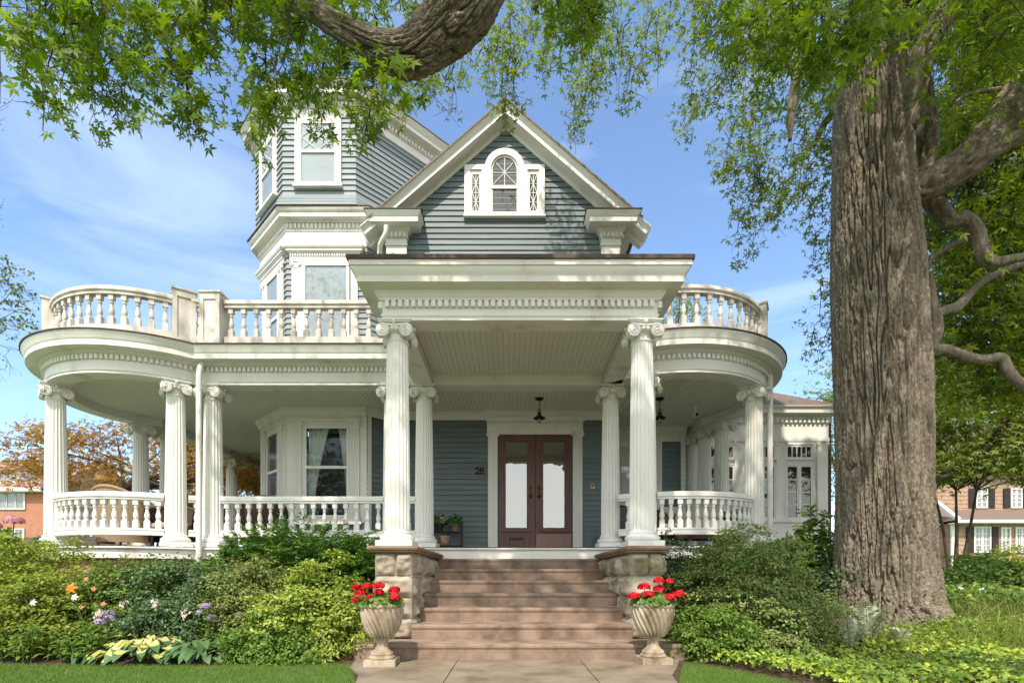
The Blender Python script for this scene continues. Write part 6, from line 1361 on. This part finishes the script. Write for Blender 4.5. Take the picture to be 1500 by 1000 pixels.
w = bpy.data.worlds.new('World'); scene.world = w; w.use_nodes = True; nt = w.node_tree
bg = nt.nodes['Background']; sky = nt.nodes.new('ShaderNodeTexSky'); sky.sky_type = 'NISHITA'; sky.sun_disc = False
sky.sun_elevation = EL; sky.sun_rotation = math.atan2(sd.x, sd.y); sky.air_density = 1.0; sky.dust_density = .3; sky.ozone_density = 2.0
tc = nt.nodes.new('ShaderNodeTexCoord'); mp = nt.nodes.new('ShaderNodeMapping'); mp.inputs['Scale'].default_value = (1.0,1.3,5.5); mp.inputs['Rotation'].default_value=(.0,.12,.35)
nt.links.new(tc.outputs['Generated'], mp.inputs['Vector'])
n1 = nt.nodes.new('ShaderNodeTexNoise'); n1.inputs['Scale'].default_value=1.7; n1.inputs['Detail'].default_value=7; n1.inputs['Roughness'].default_value=.55; n1.inputs['Distortion'].default_value=.6
nt.links.new(mp.outputs['Vector'], n1.inputs['Vector'])
cr = nt.nodes.new('ShaderNodeValToRGB'); cr.color_ramp.elements[0].position=.50; cr.color_ramp.elements[0].color=(0,0,0,1); cr.color_ramp.elements[1].position=.80; cr.color_ramp.elements[1].color=(.30,.30,.30,1)
nt.links.new(n1.outputs['Fac'], cr.inputs['Fac'])
mx = nt.nodes.new('ShaderNodeMixRGB'); mx.inputs['Color2'].default_value=(5.6,5.9,6.3,1)
nt.links.new(cr.outputs['Color'], mx.inputs['Fac']); nt.links.new(sky.outputs['Color'], mx.inputs['Color1'])
# unseen bright cloud bank added behind the camera as warm fill light
sx = nt.nodes.new('ShaderNodeSeparateXYZ'); nt.links.new(tc.outputs['Generated'], sx.inputs[0])
mr = nt.nodes.new('ShaderNodeMapRange'); nt.links.new(sx.outputs['Y'], mr.inputs[0]); mr.inputs[1].default_value=.05; mr.inputs[2].default_value=-.45; mr.inputs[3].default_value=0; mr.inputs[4].default_value=.85
n2 = nt.nodes.new('ShaderNodeTexNoise'); n2.inputs['Scale'].default_value=2.6; n2.inputs['Detail'].default_value=6; nt.links.new(tc.outputs['Generated'], n2.inputs['Vector'])
c2 = nt.nodes.new('ShaderNodeValToRGB'); c2.color_ramp.elements[0].position=.30; c2.color_ramp.elements[1].position=.55; nt.links.new(n2.outputs['Fac'], c2.inputs['Fac'])
ml = nt.nodes.new('ShaderNodeMath'); ml.operation='MULTIPLY'; nt.links.new(mr.outputs[0], ml.inputs[0]); nt.links.new(c2.outputs['Color'], ml.inputs[1])
m3 = nt.nodes.new('ShaderNodeMixRGB'); nt.links.new(ml.outputs[0], m3.inputs['Fac']); m3.inputs['Color2'].default_value=(8.6,7.9,6.9,1); nt.links.new(mx.outputs['Color'], m3.inputs['Color1'])
tn = nt.nodes.new('ShaderNodeMixRGB'); tn.blend_type='MULTIPLY'; tn.inputs['Fac'].default_value=1; tn.inputs['Color2'].default_value=(.86,.97,1.05,1); nt.links.new(m3.outputs['Color'], tn.inputs['Color1'])
nt.links.new(tn.outputs['Color'], bg.inputs['Color']); bg.inputs['Strength'].default_value = .124
scene.view_settings.view_transform = 'Standard'; scene.view_settings.use_white_balance = True; scene.view_settings.white_balance_temperature = 7000; scene.view_settings.white_balance_tint = 13; scene.view_settings.look = 'None'; scene.view_settings.exposure = 1.36; scene.view_settings.gamma = 1
scene.cycles.max_bounces = 8; scene.cycles.transparent_max_bounces = 24; scene.cycles.use_denoising = True
